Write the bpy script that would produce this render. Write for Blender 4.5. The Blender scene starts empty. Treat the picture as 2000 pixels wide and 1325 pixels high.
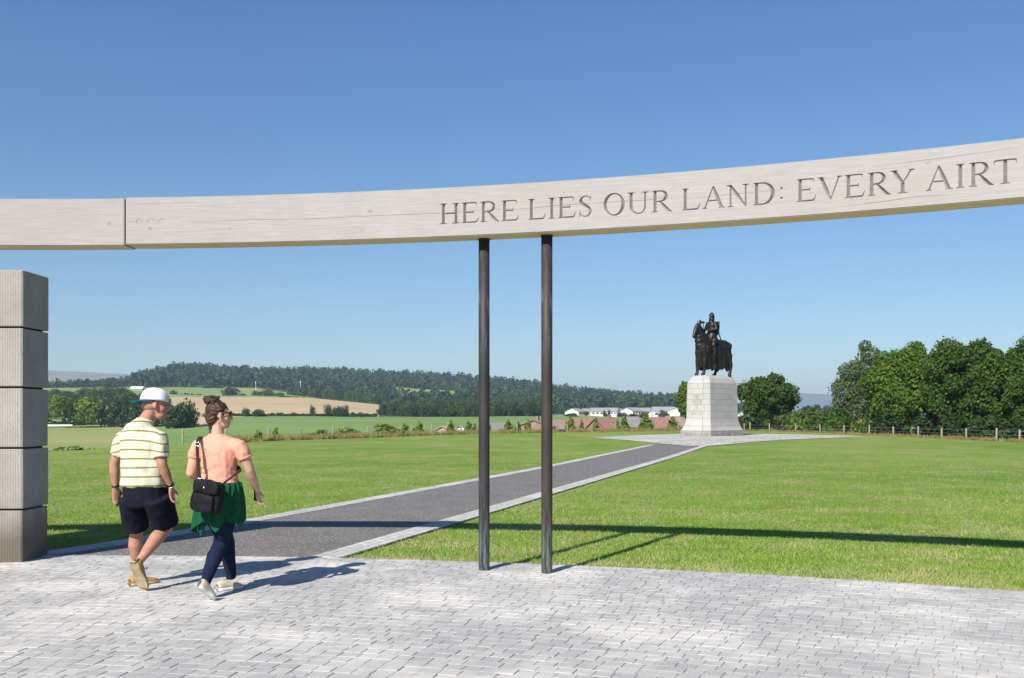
import bpy, bmesh, math, random
import numpy as np
from mathutils import Vector, Matrix, Euler, noise as mnoise

SC = bpy.context.scene
COL = SC.collection
R = math.radians
F, HZ, EYE = 2000.0, 815.0, 1.5          # focal length in photo pixels, horizon row, eye height

# ------------------------------------------------------------------ camera, sky, sun
cam = bpy.data.cameras.new('camera'); camo = bpy.data.objects.new('camera', cam); COL.objects.link(camo)
camo.location = (0, 0, EYE); camo.rotation_euler = (R(90), 0, 0)
cam.sensor_width = 36; cam.lens = 36; cam.shift_y = 152.5/2000; cam.clip_start = .1; cam.clip_end = 40000
SC.camera = camo
SUN_AZ, SUN_EL = 27.5, 38.5              # azimuth measured from straight behind the camera towards the left
w = bpy.data.worlds.new('World'); SC.world = w; w.use_nodes = True
nt = w.node_tree; bg = nt.nodes['Background']
sky = nt.nodes.new('ShaderNodeTexSky'); sky.sky_type = 'NISHITA'; sky.sun_disc = False
sky.sun_elevation = R(SUN_EL); sky.sun_rotation = R(180+SUN_AZ)
sky.air_density = 1.0; sky.dust_density = .1; sky.ozone_density = 4.0; sky.altitude = 60
tint = nt.nodes.new('ShaderNodeMix'); tint.data_type = 'RGBA'; tint.blend_type = 'MULTIPLY'; tint.inputs[0].default_value = 1; tint.inputs[7].default_value = (.60, .71, .765, 1)
tc = nt.nodes.new('ShaderNodeTexCoord'); sx = nt.nodes.new('ShaderNodeSeparateXYZ'); nt.links.new(tc.outputs['Generated'], sx.inputs[0])
rp_ = nt.nodes.new('ShaderNodeValToRGB'); nt.links.new(sx.outputs[2], rp_.inputs[0])   # clear-day tint: greyer air low down, deeper blue above
rp_.color_ramp.elements[0].position = 0.0; rp_.color_ramp.elements[0].color = (.66, .70, .70, 1); rp_.color_ramp.elements[1].position = .42; rp_.color_ramp.elements[1].color = (.44, .66, .84, 1)
nt.links.new(rp_.outputs[0], tint.inputs[7])
nt.links.new(sky.outputs[0], tint.inputs[6]); nt.links.new(tint.outputs[2], bg.inputs[0]); bg.inputs[1].default_value = .09
sl = bpy.data.lights.new('sun', 'SUN'); sun = bpy.data.objects.new('sun', sl); COL.objects.link(sun)
sl.energy = 5.0; sl.angle = R(.53); sl.color = (1, .95, .87)
sd = Vector((-math.sin(R(SUN_AZ))*math.cos(R(SUN_EL)), -math.cos(R(SUN_AZ))*math.cos(R(SUN_EL)), math.sin(R(SUN_EL))))
sun.rotation_euler = sd.to_track_quat('Z', 'Y').to_euler(); sun.location = (-20, -30, 40)
SC.view_settings.view_transform = 'Standard'; SC.view_settings.look = 'None'
SC.view_settings.exposure = .68; SC.view_settings.gamma = 1; SC.view_settings.use_curve_mapping = False
SC.cycles.max_bounces = 6; SC.cycles.transparent_max_bounces = 8; SC.cycles.volume_bounces = 0

# ------------------------------------------------------------------ helpers
def W(px, py, Z): return Vector(((px-1000)/F*Z, Z, EYE-(py-HZ)/F*Z))
def G(px, py): return W(px, py, F*EYE/(py-HZ))
def link(o, parent=None):
    COL.objects.link(o)
    if parent is not None: o.parent = parent
    return o
def tag(o, label=None, cat=None, group=None, kind=None):
    if label: o['label'] = label
    if cat: o['category'] = cat
    if group: o['group'] = group
    if kind or cat: o['kind'] = kind or 'thing'
    return o
def thing(name, label, cat, loc=(0, 0, 0), rz=0, group=None):
    o = bpy.data.objects.new(name, None); COL.objects.link(o)
    o.location = loc; o.rotation_euler = (0, 0, rz); o.empty_display_size = .3
    return tag(o, label, cat, group)
def mesh(name, v, f, mat=None, smooth=False):
    me = bpy.data.meshes.new(name)
    me.from_pydata([tuple(x) for x in v], [], [tuple(x) for x in f]); me.update()
    for m in (mat if isinstance(mat, (list, tuple)) else [mat]):
        if m: me.materials.append(m)
    if smooth: me.polygons.foreach_set('use_smooth', [True]*len(me.polygons))
    return me
def obj(name, v, f, mat=None, parent=None, smooth=False, loc=None):
    o = bpy.data.objects.new(name, mesh(name, v, f, mat, smooth))
    if loc is not None: o.location = loc
    return link(o, parent)
def np_mesh(name, V, Fc, mat, smooth=False, attrs=None):
    """V (n,3), Fc (m,k) numpy arrays -> mesh"""
    me = bpy.data.meshes.new(name)
    n, (m, k) = len(V), Fc.shape
    me.vertices.add(n); me.vertices.foreach_set('co', np.asarray(V, np.float32).ravel())
    me.loops.add(m*k); me.loops.foreach_set('vertex_index', np.asarray(Fc, np.int32).ravel())
    me.polygons.add(m); me.polygons.foreach_set('loop_start', np.arange(0, m*k, k, dtype=np.int32))
    me.polygons.foreach_set('use_smooth', np.full(m, bool(smooth)))
    me.update(calc_edges=True)
    for a, val in (attrs or {}).items():
        at = me.attributes.new(a, 'FLOAT', 'POINT'); at.data.foreach_set('value', np.asarray(val, np.float32))
    if mat: me.materials.append(mat)
    return me
class MB:
    """collects simple shapes into one mesh"""
    def __init__(s): s.v = []; s.f = []
    def add(s, v, f):
        b = len(s.v); s.v += [Vector(x) for x in v]; s.f += [tuple(i+b for i in q) for q in f]; return s
    def box(s, c, d, rz=0, mx=None):
        x, y, z = d[0]/2, d[1]/2, d[2]/2
        m = Matrix.Rotation(rz, 4, 'Z') if mx is None else mx
        v = [Vector(c)+m @ Vector(p) for p in ((-x,-y,-z),(x,-y,-z),(x,y,-z),(-x,y,-z),(-x,-y,z),(x,-y,z),(x,y,z),(-x,y,z))]
        return s.add(v, [(3,2,1,0),(4,5,6,7),(0,1,5,4),(1,2,6,5),(2,3,7,6),(3,0,4,7)])
    def tube(s, pts, rad, n=8, side=None, cap=True):
        """rad: per point r or (ra, rb); ra along side"""
        pts = [Vector(p) for p in pts]; rings = []
        for i, p in enumerate(pts):
            t = (pts[min(i+1, len(pts)-1)]-pts[max(i-1, 0)])
            if t.length < 1e-9: t = Vector((0,0,1))
            t.normalize()
            a = Vector(side) if side is not None else (Vector((1,0,0)) if abs(t.x) < .9 else Vector((0,1,0)))
            a = (a-t*a.dot(t)); a.normalize(); b = t.cross(a)
            r = rad[i] if isinstance(rad, (list, tuple)) else rad
            ra, rb = r if isinstance(r, (list, tuple)) else (r, r)
            rings.append([p+a*ra*math.cos(2*math.pi*k/n)+b*rb*math.sin(2*math.pi*k/n) for k in range(n)])
        v = [q for r in rings for q in r]; f = []
        for i in range(len(pts)-1):
            for k in range(n):
                f.append((i*n+k, i*n+(k+1) % n, (i+1)*n+(k+1) % n, (i+1)*n+k))
        if cap: f.append(tuple(range(n-1, -1, -1))); f.append(tuple((len(pts)-1)*n+k for k in range(n)))
        return s.add(v, f)
    def ell(s, c, r, n=12, m=8, mx=None):
        c = Vector(c); mx = mx or Matrix.Identity(3); v = [c+mx @ Vector((0,0,-r[2]))]; f = []
        for i in range(1, m):
            th = math.pi*i/m
            for k in range(n):
                ph = 2*math.pi*k/n
                v.append(c+mx @ Vector((r[0]*math.sin(th)*math.cos(ph), r[1]*math.sin(th)*math.sin(ph), -r[2]*math.cos(th))))
        v.append(c+mx @ Vector((0,0,r[2]))); L = len(v)-1
        for k in range(n):
            f.append((0, 1+(k+1) % n, 1+k))
            for i in range(m-2): f.append((1+i*n+k, 1+i*n+(k+1) % n, 1+(i+1)*n+(k+1) % n, 1+(i+1)*n+k))
            f.append((L, 1+(m-2)*n+k, 1+(m-2)*n+(k+1) % n))
        return s.add(v, f)
    def build(s, name, mat, parent=None, smooth=False, loc=None): return obj(name, s.v, s.f, mat, parent, smooth, loc)

# ------------------------------------------------------------------ materials
def N(nt, t, **kw):
    n = nt.nodes.new(t)
    for k, v in kw.items(): setattr(n, k, v)
    return n
def base_mat(name, rough=.8, spec=.3, metal=0.):
    m = bpy.data.materials.new(name); m.use_nodes = True
    b = m.node_tree.nodes['Principled BSDF']
    b.inputs['Roughness'].default_value = rough; b.inputs['Specular IOR Level'].default_value = spec; b.inputs['Metallic'].default_value = metal
    return m, m.node_tree, b
def coords(nt, src='pos', stretch=(1, 1, 1)):
    if src == 'pos': o = N(nt, 'ShaderNodeNewGeometry').outputs['Position']
    elif src == 'obj': o = N(nt, 'ShaderNodeTexCoord').outputs['Object']
    else: o = N(nt, 'ShaderNodeAttribute', attribute_name=src).outputs['Vector']
    if stretch != (1, 1, 1):
        mp = N(nt, 'ShaderNodeMapping'); mp.inputs['Scale'].default_value = stretch
        nt.links.new(o, mp.inputs[0]); o = mp.outputs[0]
    return o
def noise_tex(nt, co, scale, detail=4, rough=.55):
    n = N(nt, 'ShaderNodeTexNoise'); n.inputs['Scale'].default_value = scale; n.inputs['Detail'].default_value = detail; n.inputs['Roughness'].default_value = rough
    nt.links.new(co, n.inputs['Vector']); return n.outputs['Fac']
def rng_map(nt, v, a, b, c=0., d=1.):
    n = N(nt, 'ShaderNodeMapRange'); n.inputs[1].default_value = a; n.inputs[2].default_value = b; n.inputs[3].default_value = c; n.inputs[4].default_value = d
    nt.links.new(v, n.inputs[0]); return n.outputs[0]
def mixc(nt, fac, a, b, mode='MIX'):
    n = N(nt, 'ShaderNodeMix', data_type='RGBA', blend_type=mode)
    for i, v in ((0, fac), (6, a), (7, b)):
        if hasattr(v, 'is_linked'): nt.links.new(v, n.inputs[i])
        elif i == 0: n.inputs[0].default_value = v
        else: n.inputs[i].default_value = (*v, 1) if len(v) == 3 else v
    return n.outputs[2]
def mathn(nt, op, a, b=0.):
    n = N(nt, 'ShaderNodeMath', operation=op)
    for i, v in ((0, a), (1, b)):
        if hasattr(v, 'is_linked'): nt.links.new(v, n.inputs[i])
        else: n.inputs[i].default_value = v
    return n.outputs[0]
def bumpn(nt, b, h, strength, dist):
    n = N(nt, 'ShaderNodeBump'); n.inputs['Strength'].default_value = strength; n.inputs['Distance'].default_value = dist
    nt.links.new(h, n.inputs['Height']); nt.links.new(n.outputs[0], b.inputs['Normal'])
def M(name, c1, c2=None, scale=5., lo=.35, hi=.65, rough=.8, spec=.3, metal=0., src='pos', stretch=(1, 1, 1), bump=0., bscale=40., bdist=.01, detail=5, c3=None, scale3=.5):
    m, nt, b = base_mat(name, rough, spec, metal)
    co = coords(nt, src, stretch)
    if c2 is None: b.inputs['Base Color'].default_value = (*c1, 1)
    else:
        c = mixc(nt, rng_map(nt, noise_tex(nt, co, scale, detail), lo, hi), c1, c2)
        if c3: c = mixc(nt, rng_map(nt, noise_tex(nt, co, scale3, 3), .5, .7), c, c3)
        nt.links.new(c, b.inputs['Base Color'])
    if bump: bumpn(nt, b, noise_tex(nt, co, bscale, 4), bump, bdist)
    return m
def leaf_mat(name, c1, c2, c3, scale=.35, trans=.35):
    m, nt, b = base_mat(name, .6, .18)
    co = coords(nt, 'pos')
    c = mixc(nt, rng_map(nt, noise_tex(nt, co, scale, 3), .35, .65), c1, c2)
    isl = N(nt, 'ShaderNodeNewGeometry').outputs['Random Per Island']
    c = mixc(nt, rng_map(nt, isl, .55, 1, 0, .75), c, c3)
    nt.links.new(c, b.inputs['Base Color'])
    tr = N(nt, 'ShaderNodeBsdfTranslucent'); nt.links.new(mixc(nt, .5, c, (.16, .26, .02), 'MIX'), tr.inputs[0])
    ms = N(nt, 'ShaderNodeMixShader'); ms.inputs[0].default_value = trans
    nt.links.new(b.outputs[0], ms.inputs[1]); nt.links.new(tr.outputs[0], ms.inputs[2])
    nt.links.new(ms.outputs[0], nt.nodes['Material Output'].inputs['Surface'])
    return m

rnd = random.Random(7); nr = np.random.default_rng(11)
CX, CY, RB, RP = -4.86, -8.52, 18.92, 19.66     # centre of the rotunda, inner radius of its timber ring, radius of its paving

# ------------------------------------------------------------------ paving
def granite(name, light, dark, bloom):
    m, nt, b = base_mat(name, .75, .3)
    co = coords(nt, 'pos')
    at = N(nt, 'ShaderNodeAttribute', attribute_name='tint').outputs['Fac']
    c = mixc(nt, at, dark, light)
    c = mixc(nt, rng_map(nt, noise_tex(nt, co, 170, 3), .40, .62, .0, .55), c, (.22, .215, .21))
    c = mixc(nt, rng_map(nt, noise_tex(nt, co, 210, 3), .54, .66, .0, .6), c, (.55, .55, .56))
    pt = rng_map(nt, noise_tex(nt, co, .8, 7, .66), .46, .62)
    c = mixc(nt, mathn(nt, 'MULTIPLY', pt, .75), c, bloom)
    st = rng_map(nt, noise_tex(nt, co, 3.0, 4, .6), .6, .8)
    c = mixc(nt, mathn(nt, 'MULTIPLY', st, .25), c, (.30, .28, .25))
    nt.links.new(c, b.inputs['Base Color'])
    bumpn(nt, b, noise_tex(nt, co, 240, 2), .25, .003)
    return m
m_sett = granite('granite_sett', (.45, .432, .40), (.325, .318, .305), (.58, .553, .505))
m_kerb = granite('granite_kerb', (.47, .45, .415), (.38, .365, .34), (.53, .51, .47))
m_joint = M('joint_sand', (.43, .41, .365), (.36, .34, .305), 9, bump=.5, bscale=150)
def sett_verts(lx, ly, r, jit=.002, ch=.0022, zt=0., hgt=.02):
    j = lambda: r.uniform(-jit, jit)
    o = [(-lx/2+j(), -ly/2+j()), (lx/2+j(), -ly/2+j()), (lx/2+j(), ly/2+j()), (-lx/2+j(), ly/2+j())]
    tl = [r.uniform(-.0013, .0013) for _ in range(4)]
    v = [(x, y, zt-hgt) for x, y in o]+[(x, y, zt-ch*.8+tl[i]) for i, (x, y) in enumerate(o)]
    for i, (x, y) in enumerate(o):
        v.append((x-math.copysign(ch, x), y-math.copysign(ch, y), zt+tl[i]+r.uniform(-.001, .001)))
    f = [(0,1,5,4),(1,2,6,5),(2,3,7,6),(3,0,4,7),(4,5,9,8),(5,6,10,9),(6,7,11,10),(7,4,8,11),(8,9,10,11)]
    return v, f
def proj(x, y, z=0.): return 1000+x/y*F, HZ-(z-EYE)/y*F

def ring_sheet(r0, r1, a0, a1, n, z):
    v = []; f = []
    for i in range(n+1):
        a = a0+(a1-a0)*i/n
        for r in (r0, r1): v.append((CX+r*math.sin(a), CY+r*math.cos(a), z))
    for i in range(n): f.append((2*i, 2*i+1, 2*i+3, 2*i+2))
    return v, f
v, f = ring_sheet(.01, RP, 0, 2*math.pi, 160, -.0058)
plaza = obj('plaza_paving', v, f, m_joint); tag(plaza, kind='structure')
setts = []
PIT, TAN = .125, .121
k = 0; r = RP-PIT/2
while r > 12.6:
    a0, a1 = R(-9), R(42); da = TAN/r; a = a0+rnd.random()*da
    while a < a1:
        dd = da*rnd.uniform(.86, 1.14)
        x, y = CX+r*math.sin(a+dd/2), CY+r*math.cos(a+dd/2)
        setts.append((x, y, a+dd/2, dd*r-.0045, PIT-rnd.uniform(.003, .006)))
        a += dd
    r -= PIT; k += 1
def px_size(s):
    if s[1] < 5.9: return -1
    px, py = proj(s[0], s[1])
    return 1/s[1] if -10 < px < 2010 and py < 1330 else -1
V = []; Fc = []
for q in range(k):
    rr = RP-PIT*(q+1); vv, ff = ring_sheet(rr-.006, rr+.006, R(-9), R(42), 90, -.003); b = len(V); V += vv; Fc += [tuple(i+b for i in g) for g in ff]
tag(obj('bed_joint', V, Fc, m_joint, plaza), kind='stuff')
order = sorted(range(len(setts)), key=lambda i: -px_size(setts[i]))
near = set(order[:300])
protos = []
for i in range(28):
    vv, ff = sett_verts(1, 1, rnd, 0, .0)
for i in range(28):
    lx = TAN-.0045+rnd.uniform(-.012, .012)
    vv, ff = sett_verts(lx, PIT-.005, rnd)
    me = mesh('sett', vv, ff, m_sett); a = me.attributes.new('tint', 'FLOAT', 'POINT'); t = rnd.random()**.8
    a.data.foreach_set('value', [t]*len(vv)); protos.append((lx, me))
V = []; Fc = []; T = []
for i, (x, y, a, lx, ly) in enumerate(setts):
    if i in near:
        c = sorted(protos, key=lambda p: abs(p[0]-lx))[:3]
        o = bpy.data.objects.new('sett', rnd.choice(c)[1]); o.location = (x, y, rnd.uniform(-.0015, .0015)); o.rotation_euler = (0, 0, -a)
        link(o, plaza)
    else:
        vv, ff = sett_verts(lx, ly, rnd); b = len(V); ca, sa = math.cos(a), math.sin(a); dz = rnd.uniform(-.0015, .0015)
        V += [(x+p[0]*ca+p[1]*sa, y-p[0]*sa+p[1]*ca, p[2]+dz) for p in vv]; Fc += [tuple(q+b for q in g) for g in ff]
        T += [rnd.random()**.8]*len(vv)
me = np_mesh('sett_field', np.array(V), np.array(Fc), m_sett, attrs={'tint': T})
tag(link(bpy.data.objects.new('sett_field', me), plaza), kind='stuff')

# path with sett kerbs
LO = [(-5.62, 10.5), (-5.2, 11.49), (-4.69, 12.55), (-4.3, 13.73), (-1.4, 23.3), (.88, 31), (7.4, 55.4)]
RO = [(-2.08, 10.1), (-1.85, 10.9), (-.55, 15.4), (.55, 19.2), (6.05, 38.2), (10.4, 54.2)]
def pline(pts, step):
    out = []
    P = [Vector(p) for p in pts]; L = [0]
    for a, b in zip(P, P[1:]): L.append(L[-1]+(b-a).length)
    n = int(L[-1]/step)
    for i in range(n+1):
        s = L[-1]*i/n
        xs = np.interp(s, L, [p.x for p in P]); ys = np.interp(s, L, [p.y for p in P]); out.append((xs, ys))
    out = np.array(out)
    ker = max(3, int(3/step)); pad = np.concatenate([np.repeat(out[:1], ker, 0), out, np.repeat(out[-1:], ker, 0)])
    sm = np.stack([np.convolve(pad[:, d], np.ones(2*ker+1)/(2*ker+1), 'valid') for d in (0, 1)], 1)
    sm[:ker] = out[:ker]*np.linspace(1, 0, ker)[:, None]+sm[:ker]*np.linspace(0, 1, ker)[:, None]
    sm[-ker:] = out[-ker:]*np.linspace(0, 1, ker)[:, None]+sm[-ker:]*np.linspace(1, 0, ker)[:, None]
    return sm
Lo, Ro = pline(LO, .12), pline(RO, .12)
def offs(p, d):
    t = np.gradient(p, axis=0); t /= np.linalg.norm(t, axis=1)[:, None]
    return p+np.stack([t[:, 1], -t[:, 0]], 1)*d
Li, Ri = offs(Lo, .32), offs(Ro, -.34)
def inside_circle(x, y): return (x-CX)**2+(y-CY)**2 < RP**2
def asphalt_mat():
    m, nt, b = base_mat('asphalt', .85, .25)
    co = coords(nt, 'pos')
    vo = N(nt, 'ShaderNodeTexVoronoi'); vo.inputs['Scale'].default_value = 27; nt.links.new(co, vo.inputs['Vector'])
    chip = rng_map(nt, vo.outputs['Distance'], .22, .30, 1, 0)
    sep = N(nt, 'ShaderNodeSeparateColor'); nt.links.new(vo.outputs['Color'], sep.inputs[0])
    keep = rng_map(nt, sep.outputs[0], .50, .54)
    fac = mathn(nt, 'MULTIPLY', chip, keep)
    c = mixc(nt, rng_map(nt, noise_tex(nt, co, 1.2, 5), .35, .65), (.105, .097, .090), (.145, .133, .124))
    c = mixc(nt, rng_map(nt, noise_tex(nt, co, 90, 2), .35, .7, 0, .6), c, (.20, .185, .17))
    c = mixc(nt, fac, c, (.52, .50, .46))
    nt.links.new(c, b.inputs['Base Color']); bumpn(nt, b, noise_tex(nt, co, 70, 3), .6, .01)
    return m
m_asph = asphalt_mat()
n = 240
A = np.stack([np.interp(np.linspace(0, 1, n), np.linspace(0, 1, len(Li)), Li[:, d]) for d in (0, 1)], 1)
B = np.stack([np.interp(np.linspace(0, 1, n), np.linspace(0, 1, len(Ri)), Ri[:, d]) for d in (0, 1)], 1)
v = []; f = []
for i in range(n): v += [(A[i, 0], A[i, 1], -.007), (B[i, 0], B[i, 1], -.007)]
for i in range(n-1): f.append((2*i, 2*i+1, 2*i+3, 2*i+2))
# only the part outside the round paving
v2 = []
for i in range(0, len(v)):
    x, y, z = v[i]
    d = math.hypot(x-CX, y-CY)
    if d < RP+.004:
        s = (RP+.004)/d; x, y = CX+(x-CX)*s, CY+(y-CY)*s
    v2.append((x, y, z))
path = obj('asphalt_path', v2, f, m_asph); tag(path, kind='structure')
def kerb(name, outer, sgn, width):
    rows = 3; w_ = width/rows
    vb, fb = [], []
    for i in range(len(outer)):
        for q in (0, 1):
            p = offs(outer, sgn*width*q)[i] if i == 0 else None
    o0, o1 = outer, offs(outer, sgn*width)
    for i in range(len(outer)): vb += [(o0[i, 0], o0[i, 1], -.009), (o1[i, 0], o1[i, 1], -.009)]
    for i in range(len(outer)-1): fb.append((2*i, 2*i+1, 2*i+3, 2*i+2) if sgn > 0 else (2*i+1, 2*i, 2*i+2, 2*i+3))
    root = obj(name, vb, fb, m_joint); tag(root, kind='structure')
    items = []
    seg = np.linalg.norm(np.diff(outer, axis=0), axis=1); S = np.concatenate([[0], np.cumsum(seg)])
    for rr in range(rows):
        c = offs(outer, sgn*w_*(rr+.5)); s = rnd.random()*.1
        while s < S[-1]-.2:
            ln = rnd.uniform(.14, .22); m_ = s+ln/2
            x, y = np.interp(m_, S, c[:, 0]), np.interp(m_, S, c[:, 1])
            x2, y2 = np.interp(m_+.05, S, c[:, 0]), np.interp(m_+.05, S, c[:, 1])
            if math.hypot(x-CX, y-CY) > RP+.03: items.append((x, y, math.atan2(y2-y, x2-x), ln-.008, w_-.008))
            s += ln
    items.sort(key=lambda t: t[1])
    V = []; Fc = []; T = []
    for i, (x, y, a, lx, ly) in enumerate(items):
        vv, ff = sett_verts(lx, ly, rnd, .002, .005, zt=.004)
        if i < 170:
            me = mesh('kerb_stone', vv, ff, m_kerb); at = me.attributes.new('tint', 'FLOAT', 'POINT'); at.data.foreach_set('value', [rnd.random()]*len(vv))
            o = bpy.data.objects.new('kerb_stone', me); o.location = (x, y, 0); o.rotation_euler = (0, 0, a); link(o, root)
        else:
            b = len(V); ca, sa = math.cos(a), math.sin(a)
            V += [(x+p[0]*ca-p[1]*sa, y+p[0]*sa+p[1]*ca, p[2]) for p in vv]; Fc += [tuple(q+b for q in g) for g in ff]; T += [rnd.random()]*len(vv)
    me = np_mesh('kerb_stones', np.array(V), np.array(Fc), m_kerb, attrs={'tint': T})
    tag(link(bpy.data.objects.new('far_kerb_stone', me), root), kind='stuff')
kerb('path_kerb', Lo, 1, .32); kerb('path_kerb', Ro, -1, .34)

# cobbled apron around the monument
def apron_mat():
    m, nt, b = base_mat('cobble_apron', .8, .3)
    co = coords(nt, 'pos')
    vo = N(nt, 'ShaderNodeTexVoronoi'); vo.inputs['Scale'].default_value = 6.5; vo.inputs['Randomness'].default_value = .55; nt.links.new(co, vo.inputs['Vector'])
    sep = N(nt, 'ShaderNodeSeparateColor'); nt.links.new(vo.outputs['Color'], sep.inputs[0])
    c = mixc(nt, sep.outputs[0], (.54, .52, .475), (.70, .67, .615))
    c = mixc(nt, rng_map(nt, vo.outputs['Distance'], .42, .60), c, (.17, .16, .14))
    c = mixc(nt, rng_map(nt, noise_tex(nt, co, .3, 4), .45, .7, 0, .6), c, (.64, .615, .57))
    nt.links.new(c, b.inputs['Base Color'])
    bumpn(nt, b, rng_map(nt, vo.outputs['Distance'], .2, .65, 1, 0), 1, .03)
    return m
m_apron = apron_mat()
AP = (15.6, 75.0, 10.0, 20.8)
q = [(1155, 855.3), (1190, 857.3), (1230, 860.3), (1270, 864.3), (1300, 867.6), (1340, 870.3), (1382, 871.2), (1420, 867.8), (1470, 863.2), (1530, 859.2), (1590, 856.4), (1640, 854.7), (1690, 853.5), (1650, 850.7), (1560, 848.6), (1450, 847.2), (1330, 847.6), (1240, 850.3), (1190, 853)]
v = [Vector((G(*p).x, G(*p).y, -.005)) for p in q]
apron = obj('cobbled_apron', v, [tuple(range(len(q)))], m_apron); tag(apron, kind='structure')

# ------------------------------------------------------------------ land
COLS = [ # px, lawn edge Z, y at 230 m, (Z,y) field end, (Z,y) wheat end, (Z,y) pasture end, (Z,y) crest
 (-1500, 30, 875, 420, 832, 700, 790, 1000, 775, 1700, 770), (-300, 38, 873, 400, 833, 700, 782, 1000, 764, 1700, 764),
 (100, 46, 872, 400, 832, 700, 776, 1000, 758, 1700, 761), (240, 52, 869, 410, 828, 720, 776, 1000, 757, 1600, 747), (300, 55, 868, 420, 822, 750, 777, 1000, 757, 1600, 730), (360, 57, 867, 430, 818, 780, 776, 1000, 757, 1500, 719),
 (420, 59, 866, 440, 815, 800, 776, 1000, 757, 1500, 724), (500, 64, 863, 450, 814, 800, 776, 1000, 758, 1500, 731), (600, 69, 860, 460, 813, 800, 777, 1000, 772, 1500, 727),
 (735, 76, 855, 480, 814, 800, 790, 950, 784, 1500, 733), (820, 84, 853, 500, 815, 750, 800, 900, 792, 1500, 737), (900, 91, 853, 520, 814, 750, 803, 900, 795, 1500, 742),
 (1000, 95, 855, 520, 813, 750, 806, 900, 800, 1500, 750), (1100, 102, 864, 560, 810, 750, 808, 900, 803, 1500, 763), (1200, 107, 870, 600, 812, 750, 810, 900, 806, 1500, 774),
 (1330, 112, 872, 600, 815, 750, 813, 900, 812, 1500, 784), (1475, 113, 870, 600, 818, 750, 816, 900, 815, 1500, 808), (1560, 104, 868, 600, 818, 800, 817, 1000, 816, 1500, 815),
 (1700, 85, 862, 600, 818, 800, 817, 1000, 816, 1500, 815), (1850, 71, 860, 600, 818, 800, 817, 1000, 816, 1500, 815), (2000, 61, 862, 600, 818, 800, 817, 1000, 816, 1500, 815), (3500, 42, 868, 600, 820, 800, 818, 1000, 817, 1500, 816)]
CA = np.array(COLS, float)
def colrow(u):
    q = [np.interp(u, CA[:, 0], CA[:, i]) for i in range(1, 11)]
    zz = lambda Z, y: EYE-(y-HZ)/F*Z
    Zs = [q[0], q[0]*1.05, q[0]+45, 230, q[2], q[4], q[6], q[8], 2600, 3600]
    zs = [-.03, -.55, -4.5, zz(230, q[1]), zz(q[2], q[3]), zz(q[4], q[5]), zz(q[6], q[7]), zz(q[8], q[9]), 8, -8]
    return np.array(Zs), np.array(zs)
def ter(u, Z):
    Zs, zs = colrow(u); return float(np.interp(Z, Zs, zs))
def land(name, u0, u1, r0, r1, mat, du=10, sub=8, bumpy=0.):
    us = np.arange(u0, u1+.1, du); v = []; f = []; rows = None
    for u in us:
        Zs, zs = colrow(u); pts = []
        for r in range(r0, r1):
            for s in range(sub): t = s/sub; pts.append((Zs[r]*(1-t)+Zs[r+1]*t, zs[r]*(1-t)+zs[r+1]*t))
        pts.append((Zs[r1], zs[r1])); rows = len(pts)
        for i, (Z, z) in enumerate(pts):
            if bumpy and 0 < i < rows-1: z += bumpy*mnoise.noise(Vector(((u-1000)/F*Z*.02, Z*.02, 3)))
            v.append(((u-1000)/F*Z, Z, z))
    for i in range(len(us)-1):
        for j in range(rows-1): f.append((i*rows+j, (i+1)*rows+j, (i+1)*rows+j+1, i*rows+j+1))
    return tag(obj(name, v, f, mat, smooth=True), kind='structure')
def grassland(name, c1, c2, c3, s1=.25, s2=2.5, streak=(1, 1, 1), fine=25, dk=.55):
    m, nt, b = base_mat(name, .85, .15)
    co = coords(nt, 'pos', streak); c0 = coords(nt, 'pos')
    c = mixc(nt, rng_map(nt, noise_tex(nt, co, s1, 5, .6), .38, .62), c1, c2)
    c = mixc(nt, rng_map(nt, noise_tex(nt, co, s2, 5, .7), .52, .72, 0, .8), c, c3)
    if streak == (.7, .55, 1):
        c = mixc(nt, rng_map(nt, noise_tex(nt, coords(nt, 'pos', (.35, 1.5, 1)), 1.1, 5, .7), .48, .68, 0, .5), c, (.11, .22, .02))
        c = mixc(nt, rng_map(nt, noise_tex(nt, c0, .33, 6, .7), .5, .64, 0, .65), c, (.42, .41, .17))
    fn = noise_tex(nt, c0, fine, 4, .75)
    c = mixc(nt, rng_map(nt, fn, .3, .7, dk, 0), c, (.03, .06, .006))
    nt.links.new(c, b.inputs['Base Color']); bumpn(nt, b, fn, 1, .05)
    return m
m_lawn = grassland('lawn', (.16, .29, .026), (.29, .37, .075), (.44, .40, .18), .12, .8, (.7, .55, 1), 22)
m_rough = grassland('rough_grass', (.20, .20, .06), (.13, .17, .03), (.27, .21, .11), .3, 1.2)
m_stub = grassland('stubble_field', (.22, .27, .075), (.32, .31, .12), (.17, .24, .05), .02, .12, (.35, 1, 1), 1.5, .2)
m_green = grassland('green_field', (.145, .24, .06), (.20, .28, .085), (.13, .215, .05), .012, .08, (.4, 1, 1), 1.5, .2)
m_wheat = M('wheat', (.42, .315, .165), (.46, .35, .19), .05, bump=.3, bscale=1.5, bdist=.2, stretch=(.4, 1, 1), c3=(.38, .29, .15), scale3=.015)
m_past = grassland('pasture', (.20, .26, .08), (.26, .29, .11), (.16, .21, .065), .02, .1, (1, 1, 1), .6, .2)
m_wood = M('wood_floor', (.03, .05, .02), (.045, .065, .025), .05)
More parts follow.
